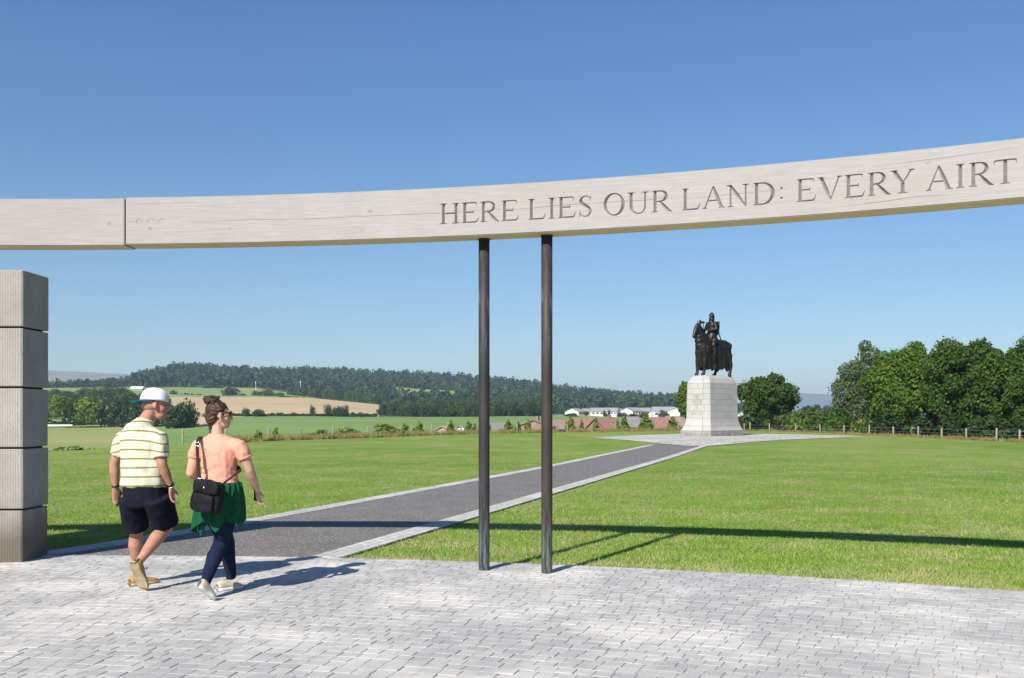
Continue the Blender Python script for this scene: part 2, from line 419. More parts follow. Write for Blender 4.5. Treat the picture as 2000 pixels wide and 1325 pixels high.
# lawn: near sheet all round, up to the edge where the ground drops
us = np.arange(-1500, 3501, 20); v = []; f = []
fr = (0.05, .1, .2, .35, .5, .7, .85, .95, 1)
for u in us:
    e = np.interp(u, CA[:, 0], CA[:, 1])
    for t in fr: v.append(((u-1000)/F*e*t, e*t, -.03))
K = len(fr)
for i in range(len(us)-1):
    for j in range(K-1): f.append((i*K+j, (i+1)*K+j, (i+1)*K+j+1, i*K+j+1))
b = len(v); e0, e1 = (us[0]-1000)/F, (us[-1]-1000)/F
v += [(0, 0, -.03), (e0*30*.05, 1.5, -.03), (e0*30, 30, -.03), (-90, 30, -.03), (-90, -90, -.03), (90, -90, -.03), (90, 42, -.03), (e1*42, 42, -.03), (e1*42*.05, 2.1, -.03)]
f += [(b, b+1, b+2, b+3, b+4), (b, b+4, b+5), (b, b+5, b+6, b+7, b+8)]
lawn = tag(obj('lawn', v, f, m_lawn), kind='structure')
land('grass_bank', -1500, 3500, 0, 2, m_rough)
land('stubble_field', -1500, 270, 2, 4, m_stub); land('green_field', 270, 3500, 2, 4, m_green)
land('wheat_field', 330, 740, 4, 5, m_wheat); land('meadow', -1500, 330, 4, 5, m_stub); land('pasture', -1500, 740, 5, 6, m_past)
land('wood_ground', 740, 3500, 4, 6, m_wood); land('wooded_hill_ground', -1500, 3500, 6, 9, m_wood, bumpy=3)
# lowest ground sheet far below, out to the horizon
m_plain = M('far_plain', (.10, .13, .06), (.15, .16, .08), .003, c3=(.08, .11, .06), scale3=.001)
tag(obj('ground', [(-8000, -300, -14), (8000, -300, -14), (8000, 7900, -14), (-8000, 7900, -14)], [(0, 1, 2, 3)], m_plain), kind='structure')
def far_hill(name, Z, prof, mat, depth, foot=-20, seed=1):
    """a long ridge: prof = (px, y of crest)"""
    us = np.arange(prof[0][0], prof[-1][0]+1, 8); v = []; f = []; px, py = zip(*prof); n_ = 10
    for u in us:
        y = np.interp(u, px, py); zc = EYE-(y-HZ)/F*Z
        for i in range(n_+1):
            t = i/n_; Zi = Z-depth*(1-t); z = foot+(zc-foot)*(t**.8)
            z += (zc-foot)*.05*mnoise.noise(Vector(((u-1000)/F*Z*.0016, Zi*.0016, seed)))*(1-t*.5)
            v.append(((u-1000)/F*Zi, Zi, z))
        v.append(((u-1000)/F*(Z+depth*.6), Z+depth*.6, foot))
    m_ = n_+2
    for i in range(len(us)-1):
        for j in range(m_-1): f.append((i*m_+j, (i+1)*m_+j, (i+1)*m_+j+1, i*m_+j+1))
    return tag(obj(name, v, f, mat, smooth=True), kind='structure')
m_moor = M('moor', (.20, .18, .085), (.30, .23, .15), .006, c3=(.025, .05, .02), scale3=.009, stretch=(.6, 1, 1.5))
m_far = M('far_hill', (.10, .12, .07), (.12, .12, .09), .001)
far_hill('moor', 4600, [(-1500, 745), (-600, 720), (0, 722), (100, 724), (180, 727), (260, 731), (360, 741), (460, 756), (700, 785), (900, 815)], m_moor, 2200, seed=2)
far_hill('distant_hill', 7000, [(1120, 812), (1270, 795), (1310, 780), (1335, 772), (1365, 786), (1400, 795), (1440, 790), (1520, 768), (1560, 768), (1640, 772), (1800, 776), (2200, 780), (3200, 800)], m_far, 1500, seed=5)

# ------------------------------------------------------------------ grass blades on the near lawn
Lx = lambda y: np.interp(y, Lo[:, 1], Lo[:, 0]); Rx = lambda y: np.interp(y, Ro[:, 1], Ro[:, 0])
def grass_field(n, z0, z1, hmin, hmax, wd, power):
    t = nr.random(n); Z = (z0**(1-power)+t*(z1**(1-power)-z0**(1-power)))**(1/(1-power))
    X = (nr.random(n)*2.5-1.25)*.52*Z+.0
    keep = ((X-CX)**2+(Z-CY)**2 > (RP+.01)**2) & ((X < Lx(Z)-.01) | (X > Rx(Z)+.01))
    X, Z = X[keep], Z[keep]; n = len(X)
    cl = np.array([mnoise.noise(Vector((a*2.2, b*2.2, 0))) for a, b in zip(X, Z)])
    h = (hmin+(hmax-hmin)*nr.random(n)**1.6)*(1+.55*cl); ang = nr.random(n)*2*np.pi; lean = nr.normal(0, .55, (n, 2))
    wv = np.stack([np.cos(ang), np.sin(ang)], 1)*(wd*(.7+.6*nr.random(n)))[:, None]
    base = np.stack([X, Z, np.full(n, -.032)], 1)
    a = base.copy(); a[:, :2] -= wv; b_ = base.copy(); b_[:, :2] += wv
    tip = base.copy(); tip[:, :2] += lean*h[:, None]; tip[:, 2] += h
    V = np.stack([a, b_, tip], 1).reshape(-1, 3)
    return V, np.arange(3*n).reshape(-1, 3), np.repeat(cl, 3)
def blade_mat():
    m, nt, b = base_mat('grass_blade', .6, .25)
    co = coords(nt, 'pos'); c2 = coords(nt, 'pos', (1, .45, 1))
    c = mixc(nt, rng_map(nt, noise_tex(nt, c2, .22, 5, .6), .38, .62), (.20, .36, .032), (.33, .43, .085))
    isl = N(nt, 'ShaderNodeNewGeometry').outputs['Random Per Island']
    c = mixc(nt, rng_map(nt, isl, .0, 1, 0, .5), c, (.125, .26, .022))
    dry = rng_map(nt, noise_tex(nt, co, .55, 7, .74), .47, .62)
    vm = N(nt, 'ShaderNodeVectorMath', operation='DISTANCE'); nt.links.new(coords(nt, 'pos', (1, 1, 0)), vm.inputs[0]); vm.inputs[1].default_value = (CX, CY, 0)
    edge = rng_map(nt, mathn(nt, 'SUBTRACT', vm.outputs['Value'], mathn(nt, 'MULTIPLY', noise_tex(nt, co, 1.1, 3), .9)), RP-.35, RP+.1, 1, 0)
    dr = mathn(nt, 'MULTIPLY', mathn(nt, 'MAXIMUM', dry, edge), rng_map(nt, isl, .1, .5))
    c = mixc(nt, dr, c, (.56, .48, .25))
    c = mixc(nt, rng_map(nt, noise_tex(nt, co, 1.9, 4, .6), .52, .72, 0, .55), c, (.085, .20, .016))
    c = mixc(nt, rng_map(nt, isl, .90, .91, 0, .8), c, (.58, .50, .27))
    nt.links.new(c, b.inputs['Base Color'])
    tr = N(nt, 'ShaderNodeBsdfTranslucent'); nt.links.new(c, tr.inputs[0])
    ms = N(nt, 'ShaderNodeMixShader'); ms.inputs[0].default_value = .35
    nt.links.new(b.outputs[0], ms.inputs[1]); nt.links.new(tr.outputs[0], ms.inputs[2]); nt.links.new(ms.outputs[0], nt.nodes['Material Output'].inputs['Surface'])
    return m
m_blade = blade_mat()
V, Fc, cl = grass_field(600000, 8.2, 46, .018, .046, .0038, 1.75)
tag(link(bpy.data.objects.new('lawn_grass', np_mesh('lawn_grass', V, Fc, m_blade))), 'short green lawn grass with dry yellow patches', 'grass', kind='stuff')

# ------------------------------------------------------------------ haze
hz = MB().box((0, 3850, 108), (16600, 8500, 250)); 
m = bpy.data.materials.new('haze'); m.use_nodes = True; nt = m.node_tree; nt.nodes.clear()
out = nt.nodes.new('ShaderNodeOutputMaterial'); pv = nt.nodes.new('ShaderNodeVolumePrincipled')
pv.inputs['Color'].default_value = (.62, .80, 1, 1); pv.inputs['Density'].default_value = 1.6e-4; pv.inputs['Anisotropy'].default_value = 0.1
nt.links.new(pv.outputs[0], out.inputs['Volume'])
hb = hz.build('haze', m); tag(hb, kind='stuff')
# ------------------------------------------------------------------ timber ring
def ang_of(px, r=RB):
    d = Vector(((px-1000)/F, 1)); c = Vector((CX, CY)); A_ = d.dot(d); B_ = -2*d.dot(c); C_ = c.dot(c)-r*r
    t = (-B_+math.sqrt(B_*B_-4*A_*C_))/(2*A_); p = d*t
    return math.atan2(p.x-CX, p.y-CY)
def wood_mat(name, c1, c2, cd):
    m, nt, b = base_mat(name, .8, .2)
    co = coords(nt, 'flat', (.55, 3, 11)); ck = coords(nt, 'flat', (.83, .3, 1.12)); cb = coords(nt, 'flat')
    g = noise_tex(nt, co, 5, 7, .65)
    c = mixc(nt, rng_map(nt, g, .36, .66), c1, c2)
    c = mixc(nt, rng_map(nt, noise_tex(nt, cb, 1.3, 3), .4, .68, 0, .45), c, cd)
    fine = noise_tex(nt, coords(nt, 'flat', (.4, 3, 26)), 9, 5, .75)
    c = mixc(nt, rng_map(nt, fine, .55, .71, 0, .48), c, tuple(x*.55 for x in cd))
    vo = N(nt, 'ShaderNodeTexVoronoi'); vo.inputs['Scale'].default_value = 4.2; vo.inputs['Randomness'].default_value = 1
    nt.links.new(ck, vo.inputs['Vector'])
    sep = N(nt, 'ShaderNodeSeparateColor'); nt.links.new(vo.outputs['Color'], sep.inputs[0])
    kn = mathn(nt, 'MULTIPLY', rng_map(nt, vo.outputs['Distance'], .05, .12, 1, 0), rng_map(nt, sep.outputs[0], .28, .32))
    core = mathn(nt, 'MULTIPLY', rng_map(nt, vo.outputs['Distance'], .010, .035, 1, 0), rng_map(nt, sep.outputs[0], .48, .52))
    c = mixc(nt, mathn(nt, 'MULTIPLY', kn, .5), c, tuple(x*.6 for x in cd))
    c = mixc(nt, mathn(nt, 'MULTIPLY', core, .8), c, tuple(x*.22 for x in cd))
    nt.links.new(c, b.inputs['Base Color']); bumpn(nt, b, mathn(nt, 'ADD', g, fine), .35, .003)
    return m
m_timb = wood_mat('weathered_timber', (.35, .33, .312), (.285, .268, .255), (.30, .262, .24))
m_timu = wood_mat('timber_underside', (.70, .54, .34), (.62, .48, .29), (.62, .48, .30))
ZB, ZT, TH = 3.25, 3.725, .285
# incised letters: strokes of (x, y, width) in letter units (x 0..1 over the letter width, y 0..1 over the cap height); width in metres
TK, TN, HR = .032, .0165, .0145
def serif(x, y, sp, up):
    e = .075 if up else -.075
    return [[(x-sp, y-e*.2, .005), (x, y-e*.45, .017), (x+sp, y-e*.2, .005)]]
def stem(x, w_=TK, y0=0., y1=1., sb=.2, st=.2, W_=1.):
    s = [[(x, y0, w_*.98), (x, (y0+y1)/2, w_*.9), (x, y1, w_*.98)]]
    if sb: s += serif(x, y0, sb, False)
    if st: s += serif(x, y1, st, True)
    return s
def arc(cx, cy, rx, ry, a0, a1, wf, n=14):
    return [[(cx+rx*math.cos(R(a0+(a1-a0)*i/n)), cy+ry*math.sin(R(a0+(a1-a0)*i/n)), wf(a0+(a1-a0)*i/n)) for i in range(n+1)]]
thick = lambda a: TN+(TK*1.06-TN)*abs(math.cos(R(a)))**1.6
def LET(c):
    if c == 'H': return stem(.2, sb=.18, st=.18)+stem(.8, sb=.18, st=.18)+[[(.2, .5, HR), (.8, .5, HR)]]
    if c == 'E': return stem(.2, sb=.19, st=.19)+[[(.2, .975, HR), (.8, .975, HR), (.86, .96, .014), (.87, .80, .004)], [(.2, .51, HR), (.62, .51, HR), (.68, .51, .014)], [(.69, .62, .004), (.68, .51, .012), (.69, .41, .004)], [(.2, .03, HR), (.8, .03, HR+.003), (.9, .06, .014), (.99, .27, .004)]]
    if c == 'L': return stem(.2, sb=.18, st=.2)+[[(.2, .03, HR), (.78, .03, HR+.003), (.88, .06, .014), (.99, .29, .004)]]
    if c == 'I': return stem(.5, sb=.45, st=.45)
    if c == 'R': return stem(.18, sb=.17, st=.17)+[[(.18, .975, HR), (.42, .975, HR)]]+arc(.42, .74, .27, .235, 90, -90, lambda a: HR+(TK-HR)*abs(math.cos(R(a)))**1.5)+[[(.42, .505, HR), (.18, .49, HR)], [(.40, .50, .016), (.62, .25, TK), (.80, .055, TK*.95), (.98, .0, .006)]]
    if c == 'S': return [[(.86, .99, .004), (.84, .86, .014), (.83, .74, .004)], [(.84, .87, .010), (.66, .965, .011), (.44, .98, .012), (.24, .90, .020), (.17, .77, TK*.95), (.27, .64, TK), (.5, .525, TK*1.1), (.74, .41, TK*1.05), (.86, .26, TK*.95), (.80, .12, .020), (.60, .025, .012), (.36, .03, .011), (.16, .13, .010)], [(.13, .30, .004), (.15, .14, .014), (.11, -.01, .004)]]
    if c == 'O': return arc(.5, .5, .45, .505, 110, 470, lambda a: TN*.85+(TK*1.1-TN)*abs(math.cos(R(a+12)))**1.5, 30)
    if c == 'U': return stem(.2, sb=0, st=.18, y0=.36)+stem(.82, TN*1.2, sb=0, st=.16, y0=.34)+[[(.2, .37, TK), (.21, .24, TK*.95), (.28, .11, .021), (.41, .025, .014), (.53, .0, .0115), (.66, .03, .0115), (.76, .12, .0125), (.815, .24, TN*1.2), (.82, .35, TN*1.2)]]
    if c == 'A': return [[(.49, 1.02, .010), (.28, .46, .0135), (.115, .02, .015)]]+[[(.48, 1.0, .017), (.62, .62, TK), (.85, .02, TK)]]+[[(.29, .36, HR), (.72, .36, HR)]]+serif(.11, 0, .11, False)+serif(.86, 0, .15, False)
    if c == 'N': return stem(.2, TN*1.1, sb=.15, st=0)+stem(.83, TN*1.1, st=.15, sb=0)+[[(.17, .99, TK*.9), (.5, .5, TK), (.83, .0, .014)], [(.0, .985, .004), (.1, .975, .014), (.22, .955, .02)]]
    if c == 'D': return stem(.18, sb=.16, st=.16)+[[(.18, .975, HR), (.42, .975, HR)], [(.18, .025, HR), (.42, .025, HR)]]+arc(.42, .5, .50, .475, 90, -90, lambda a: HR+(TK*1.12-HR)*abs(math.cos(R(a)))**1.5, 18)
    if c == 'V': return [[(.15, .98, TK), (.36, .45, TK), (.53, .0, .013)], [(.86, .98, .014), (.7, .5, .0125), (.53, .0, .010)]]+serif(.15, 1, .15, True)+serif(.87, 1, .12, True)
    if c == 'Y': return [[(.17, .98, TK), (.34, .68, TK), (.5, .45, .022)], [(.84, .98, .014), (.66, .68, .013), (.5, .45, .012)], [(.5, .46, TK*.95), (.5, .0, TK)]]+serif(.17, 1, .16, True)+serif(.86, 1, .13, True)+serif(.5, 0, .2, False)
    if c == 'T': return stem(.5, st=0, sb=.22)+[[(.03, .80, .004), (.05, .94, .014), (.10, .97, HR), (.5, .975, HR), (.9, .97, HR), (.95, .94, .014), (.975, .80, .004)]]
    if c == 'F': return stem(.2)+[[(.2, .97, HR), (.85, .97, HR)], [(.2, .51, HR), (.65, .51, HR)]]
    if c == 'B': return stem(.2)+[[(.2, .97, HR), (.45, .97, HR)], [(.2, .52, HR), (.5, .52, HR)], [(.2, .03, HR), (.5, .03, HR)]]+arc(.45, .745, .27, .225, 90, -90, thick)+arc(.5, .275, .35, .245, 90, -90, thick)
    if c == 'C': return arc(.55, .5, .45, .5, 45, 315, thick, 20)
    if c == 'G': return arc(.52, .5, .45, .5, 45, 330, thick, 20)+[[(.9, .0, TK), (.9, .42, TK)]]
    if c == 'K': return stem(.2)+[[(.85, 1, TN), (.25, .45, TN)], [(.42, .6, TN), (.92, .0, TK)]]
    if c == ':': return []
    if c == '1': return stem(.5)
    if c == '2': return [[(.1, .75, TN), (.2, .92, TN), (.45, 1, TN), (.7, .92, TK), (.75, .7, TK), (.5, .35, TN), (.1, .03, TN), (.9, .03, TK)]]
    if c == '3': return arc(.4, .76, .35, .23, 150, -90, thick)+arc(.4, .27, .42, .26, 90, -150, thick)
    if c == '0': return arc(.5, .5, .42, .5, 0, 360, thick, 20)
    if c == '6': return arc(.5, .3, .4, .3, 0, 360, thick, 18)+arc(.75, .45, .68, .55, 100, 190, thick, 8)
    if c == '9': return arc(.5, .7, .4, .3, 0, 360, thick, 18)+arc(.25, .55, .68, .55, 10, -80, thick, 8)
    return []
def groove(mb, pts, ang=1.15):
    """closed V section solid along pts = (s, z, width); front of the timber is y=0"""
    n_ = len(pts); v = []; P = [Vector((p[0], p[1])) for p in pts]
    for i in range(n_):
        t = P[min(i+1, n_-1)]-P[max(i-1, 0)]; t.normalize(); nn = Vector((-t.y, t.x)); hw = pts[i][2]/2; d = hw*2*ang
        ex = 1+.004/d
        a, b = P[i]+nn*hw*ex, P[i]-nn*hw*ex
        v += [(a.x, -.004, a.y), (b.x, -.004, b.y), (P[i].x, d, P[i].y)]
    f = []
    for i in range(n_-1):
        for k in range(3): f.append((3*i+k, 3*i+(k+1) % 3, 3*i+3+(k+1) % 3, 3*i+3+k))
    f += [(2, 1, 0), (3*n_-3, 3*n_-2, 3*n_-1)]
    mb.add(v, f)
def mod_apply(o, *mods):
    for t, kw in mods:
        m_ = o.modifiers.new(t.lower(), t)
        for k, v_ in kw.items(): setattr(m_, k, v_)
    bpy.context.view_layer.update()
    dg = bpy.context.evaluated_depsgraph_get()
    me = bpy.data.meshes.new_from_object(o.evaluated_get(dg)); o.modifiers.clear(); old = o.data; o.data = me; bpy.data.meshes.remove(old)
    return o
A_J = ang_of(245.5)
s_of = lambda px: (ang_of(px)-A_J)*RB
TEXT = [('H', 858, 899), ('E', 901, 935), ('R', 937, 977), ('E', 978.6, 1013), ('L', 1031, 1066), ('I', 1069.5, 1086), ('E', 1089, 1124.4), ('S', 1129, 1157.5),
        ('O', 1180, 1219), ('U', 1224, 1268), ('R', 1272, 1314), ('L', 1331, 1368), ('A', 1371.7, 1416), ('N', 1417.6, 1464.4), ('D', 1470, 1513),
        ('E', 1555, 1594), ('V', 1596, 1646), ('E', 1649, 1689.5), ('R', 1694, 1741), ('Y', 1738, 1788), ('A', 1808, 1861), ('I', 1865.4, 1886), ('R', 1892, 1942.5), ('T', 1940, 1987)]
BASE, CAP = 3.372, .197
def make_beam(name, s0, s1, label, zoff=0., text=False):
    mb = MB().box(((s0+s1)/2, TH/2, (ZB+ZT)/2+zoff), (s1-s0, TH, ZT-ZB))
    o = mb.build(name, [m_timb, m_timu]); cut = MB()
    if text:
        for ch, p0, p1 in TEXT:
            a, b = s_of(p0), s_of(p1)
            for st in LET(ch): groove(cut, [(a+(b-a)*x, BASE+CAP*y, w_) for x, y, w_ in st])
        for zz in (.22, .66):
            c = s_of(1526.5)
            cut.add([(c+.017*math.cos(k*math.pi/6), -.002, BASE+CAP*zz+.017*math.sin(k*math.pi/6)) for k in range(12)]+[(c, .02, BASE+CAP*zz)], [tuple(range(12))]+[((k+1) % 12, k, 12) for k in range(12)])
        # drying cracks and the plugs beside the joint
        def crack(p, wd=.0035):
            groove(cut, [(s_of(x), z_, (.0012 if i in (0, len(p)-1) else wd)) for i, (x, z_) in enumerate(p)], 1.5)
        crack([(372, 3.47), (480, 3.478), (600, 3.472), (760, 3.482), (868, 3.478), (960, 3.487), (1010, 3.492)]); crack([(1005, 3.478), (1060, 3.489), (1130, 3.497), (1260, 3.49), (1330, 3.502)])
        crack([(1340, 3.476), (1440, 3.487), (1540, 3.489)]); crack([(1640, 3.30), (1730, 3.318), (1790, 3.335), (1900, 3.318)]); crack([(246, 3.66), (320, 3.662), (400, 3.664)], .0025); crack([(1700, 3.62), (1860, 3.637), (1990, 3.65)])
        crack([(248, 3.474), (268, 3.478)], .006); crack([(276, 3.484), (288, 3.486)], .005); crack([(298, 3.488), (310, 3.49)], .005)
        for px, zz in ((272, 3.475), (294.5, 3.478), (317.5, 3.481)):
            c = s_of(px); groove(cut, [(c+.030*math.cos(R(q)), zz+.030*math.sin(R(q)), .0042) for q in range(20, 201, 20)], 1.2)
        # lap joint seen on the underside
        for a, b, y0, y1 in ((s_of(412), s_of(412)+.006, .05, TH+.01), (.0, s_of(412), .135, .139)):
            cut.box(((a+b)/2, (y0+y1)/2, ZB), (b-a, y1-y0, .03))
    if cut.v:
        c = cut.build('cutter', None); bm = bmesh.new(); bm.from_mesh(c.data); bmesh.ops.recalc_face_normals(bm, faces=bm.faces); bm.to_mesh(c.data); bm.free()
        mod_apply(o, ('BOOLEAN', dict(object=c, operation='DIFFERENCE', solver='EXACT', use_self=True))); bpy.data.objects.remove(c)
    bm = bmesh.new(); bm.from_mesh(o.data)
    s = s0+.2
    while s < s1-.02:
        bmesh.ops.bisect_plane(bm, geom=bm.verts[:]+bm.edges[:]+bm.faces[:], plane_co=(s, 0, 0), plane_no=(1, 0, 0)); s += .2
    bmesh.ops.bevel(bm, geom=[e for e in bm.edges if len(e.link_faces) == 2 and all(abs(abs(q.co.z-(ZB+ZT)/2-zoff)-(ZT-ZB)/2) < 1e-5 and min(abs(q.co.y), abs(q.co.y-TH)) < 1e-5 for q in e.verts)], offset=.006, segments=2, affect='EDGES')
    bm.faces.ensure_lookup_table()
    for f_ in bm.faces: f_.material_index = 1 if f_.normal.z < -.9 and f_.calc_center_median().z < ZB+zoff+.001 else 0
    lay = bm.verts.layers.float_vector.new('flat')
    for q in bm.verts:
        q[lay] = q.co.copy(); a = A_J+q.co.x/RB; rr = RB+q.co.y; q.co = Vector((CX+rr*math.sin(a), CY+rr*math.cos(a), q.co.z))
    bmesh.ops.triangulate(bm, faces=[f_ for f_ in bm.faces if len(f_.verts) > 4])
    bm.to_mesh(o.data); bm.free(); o.data.update()
    return tag(o, label, 'beam', 'beams of the timber ring')
make_beam('timber_beam', .0, 11.5, 'pale weathered timber beam carved with the line of capital letters', text=True)
make_beam('timber_beam', -6.5, -.014, 'plain uncarved length of pale timber beam above the concrete pillar', zoff=-.008)

# ------------------------------------------------------------------ bronze poles
def bronze_pole(ca, cb):
    m, nt, b = base_mat('bronze_pole', .58, .3, .15)
    co = coords(nt, 'obj', (1, 1, .25)); c0 = coords(nt, 'obj')
    c = mixc(nt, rng_map(nt, noise_tex(nt, co, 9, 5), .35, .65), ca, cb)
    zz = N(nt, 'ShaderNodeSeparateXYZ'); nt.links.new(c0, zz.inputs[0])
    low = rng_map(nt, zz.outputs[2], 0, 1.1, 1, 0)
    st = rng_map(nt, noise_tex(nt, coords(nt, 'obj', (9, 9, .9)), 5, 5, .6), .45, .62)
    pat = mathn(nt, 'MULTIPLY', mathn(nt, 'MULTIPLY', low, low), st)
    up = mathn(nt, 'MULTIPLY', rng_map(nt, noise_tex(nt, coords(nt, 'obj', (7, 7, 1)), 2.2, 4), .62, .7), .45)
    oi = N(nt, 'ShaderNodeObjectInfo').outputs['Random']
    c = mixc(nt, mathn(nt, 'MAXIMUM', pat, up), c, (.16, .20, .20))
    nt.links.new(c, b.inputs['Base Color'])
    bumpn(nt, b, noise_tex(nt, co, 30, 3), .15, .004)
    return m
def pole(px, y0, label, m_pole):
    Z = F*EYE/(y0-HZ)+.05; x = (px-1000)/F*Z
    mb = MB(); n_ = 28
    mb.tube([(0, 0, -.02), (0, 0, .0), (0, 0, .012), (0, 0, 1), (0, 0, 2), (0, 0, ZB-.004)], [.052, .053, .054, .054, .054, .054], n_)
    mb.tube([(0, 0, ZB-.016), (0, 0, ZB+.002)], [.058, .058], n_)
    o = mb.build('bronze_pole', m_pole, loc=(x, Z, 0)); 
    bm = bmesh.new(); bm.from_mesh(o.data)
    for f_ in bm.faces: f_.smooth = len(f_.verts) == 4
    bm.to_mesh(o.data); bm.free()
    return tag(o, label, 'pole', 'round bronze poles carrying the timber beam')
pole(945.5, 1115, 'dark bronze pole with bluish green patina at its foot, under the carved beam', bronze_pole((.026, .025, .027), (.042, .037, .036)))
pole(1068, 1121, 'brown bronze pole with bare brown foot, right hand one under the carved beam', bronze_pole((.032, .026, .024), (.054, .040, .033)))

# ------------------------------------------------------------------ concrete pillar
def concrete():
    m, nt, b = base_mat('ribbed_concrete', .85, .2)
    co = coords(nt, 'pos')
    c = mixc(nt, rng_map(nt, noise_tex(nt, co, 3, 6, .65), .35, .65), (.285, .262, .236), (.33, .308, .28))
    c = mixc(nt, rng_map(nt, noise_tex(nt, coords(nt, 'pos', (30, 30, 1)), 1.6, 4), .5, .72, 0, .35), c, (.24, .22, .20))
    zz = N(nt, 'ShaderNodeSeparateXYZ'); nt.links.new(co, zz.inputs[0])
    damp = mathn(nt, 'MULTIPLY', rng_map(nt, mathn(nt, 'ADD', zz.outputs[2], mathn(nt, 'MULTIPLY', noise_tex(nt, co, 4, 4), .5)), .45, .95, 1, 0), .85)
    c = mixc(nt, damp, c, (.10, .082, .06))
    c = mixc(nt, rng_map(nt, noise_tex(nt, co, 60, 2), .64, .72, 0, .8), c, (.10, .09, .08))
    nt.links.new(c, b.inputs['Base Color']); bumpn(nt, b, noise_tex(nt, co, 55, 4), .45, .008)
    return m
m_conc = concrete()
m_dark = M('dark_joint', (.05, .045, .04))
PX, PY, PW = -5.055, 10.57, .60
pil = thing('concrete_pillar', 'massive pillar stacked from five ribbed grey concrete blocks at the edge of the paving', 'pillar', (PX-PW/2-.72, PY+PW/2, 0))
zs = [0, .542, 1.178, 1.806, 2.426, 3.018]
for i in range(5):
    hw = PW/2+rnd.uniform(-.003, .004)+(.006 if i == 4 else 0); z0, z1 = zs[i]+(.011 if i else -.02), zs[i+1]-(.009 if i < 4 else 0)
    # outline with shallow vertical ribs
    pts = []; hwx = hw+.72
    for sd_ in range(4):
        ha, hb = (hwx, hw) if sd_ % 2 == 0 else (hw, hwx); nrib = 76 if sd_ % 2 == 0 else 22
        for k in range(nrib):
            t = -ha+.012+(2*ha-.024)*k/nrib
            for q, dpt in ((0, 0), (.72, 0), (.8, .0025), (.93, .0025)):
                tt = t+(2*ha-.024)/nrib*q; d = hb-dpt
                pts.append([(tt, -d), (d, tt), (-tt, d), (-d, -tt)][sd_])
    v = []; n_ = len(pts); dx, dy = rnd.uniform(-.004, .004), rnd.uniform(-.004, .004)
    for zz, sc in ((z0, .006), (z0+.007, 0), (z1-.007, 0), (z1, .006)): v += [(p[0]-math.copysign(sc, p[0])+dx, p[1]-math.copysign(sc, p[1])+dy, zz) for p in pts]
    f = [(r_*n_+k, r_*n_+(k+1) % n_, (r_+1)*n_+(k+1) % n_, (r_+1)*n_+k) for r_ in range(3) for k in range(n_)]+[tuple(range(n_-1, -1, -1)), tuple(3*n_+k for k in range(n_))]
    o = obj('concrete_block', v, f, m_conc, pil)
    if i == 0: o['label'] = 'lowest block, stained brown with damp'
MB().box((0, 0, 1.5), (PW+1.35, PW-.09, 2.95)).build('joint_core', m_dark, pil)
# ------------------------------------------------------------------ trees
L_OAK = leaf_mat('leaf_oak', (.036, .074, .013), (.054, .10, .018), (.09, .138, .025), .5)
L_MAPLE = leaf_mat('leaf_maple', (.060, .118, .014), (.092, .165, .018), (.15, .22, .028), .4)
L_MAPLE2 = leaf_mat('leaf_dark_maple', (.042, .086, .014), (.064, .115, .018), (.115, .175, .030), .4)
L_BIRCH = leaf_mat('leaf_birch', (.070, .105, .045), (.10, .135, .055), (.14, .17, .075), .5)
L_LIME = leaf_mat('leaf_bright', (.10, .17, .022), (.14, .21, .03), (.20, .26, .045), .5)
L_YELLOW = leaf_mat('leaf_yellow_green', (.10, .165, .018), (.155, .215, .024), (.21, .25, .034), .12)
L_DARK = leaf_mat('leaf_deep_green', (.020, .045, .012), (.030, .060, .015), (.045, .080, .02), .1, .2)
L_MID = leaf_mat('leaf_mid_green', (.045, .082, .02), (.06, .10, .024), (.085, .125, .03), .1, .25)
L_GREY = leaf_mat('leaf_grey_green', (.085, .11, .07), (.10, .125, .08), (.13, .15, .09), .2, .2)
L_WOOD = leaf_mat('leaf_hill_wood', (.022, .046, .020), (.034, .062, .022), (.045, .075, .026), .012, .1)
M_BARK = M('bark', (.075, .06, .045), (.11, .09, .07), 4, bump=.6, bscale=14)
M_BIRCHB = M('birch_bark', (.45, .43, .40), (.20, .19, .17), 6, lo=.5, hi=.6)
def leaves(seed, lobes, n, leaf, droop=0., shell=.55):
    """n rhombic leaf clumps through a set of ellipsoid lobes (cx,cy,cz,rx,ry,rz)"""
    g = np.random.default_rng(seed); L = np.array(lobes); wt = (L[:, 3]*L[:, 4]*L[:, 5])**(2/3); wt /= wt.sum()
    li = g.choice(len(L), n, p=wt); d = g.normal(size=(n, 3)); d /= np.linalg.norm(d, axis=1)[:, None]
    r = (shell**3+(1-shell**3)*g.random(n))**(1/3)*(1+.10*g.normal(size=n))
    P = L[li, :3]+d*L[li, 3:]*r[:, None]
    nn = d*.7+g.normal(size=(n, 3))*.6+np.array([0, 0, .35]); nn /= np.linalg.norm(nn, axis=1)[:, None]
    a = np.cross(nn, g.normal(size=(n, 3))); a /= np.linalg.norm(a, axis=1)[:, None]
    if droop: a = a*(1-droop)+np.array([0, 0, -1])*droop; a /= np.linalg.norm(a, axis=1)[:, None]
    b = np.cross(nn, a); s = leaf*(.55+.9*g.random(n))[:, None]
    V = np.stack([P-a*s, P-b*s*.62, P+a*s, P+b*s*.62], 1).reshape(-1, 3)
    return V, np.arange(4*n).reshape(-1, 4)
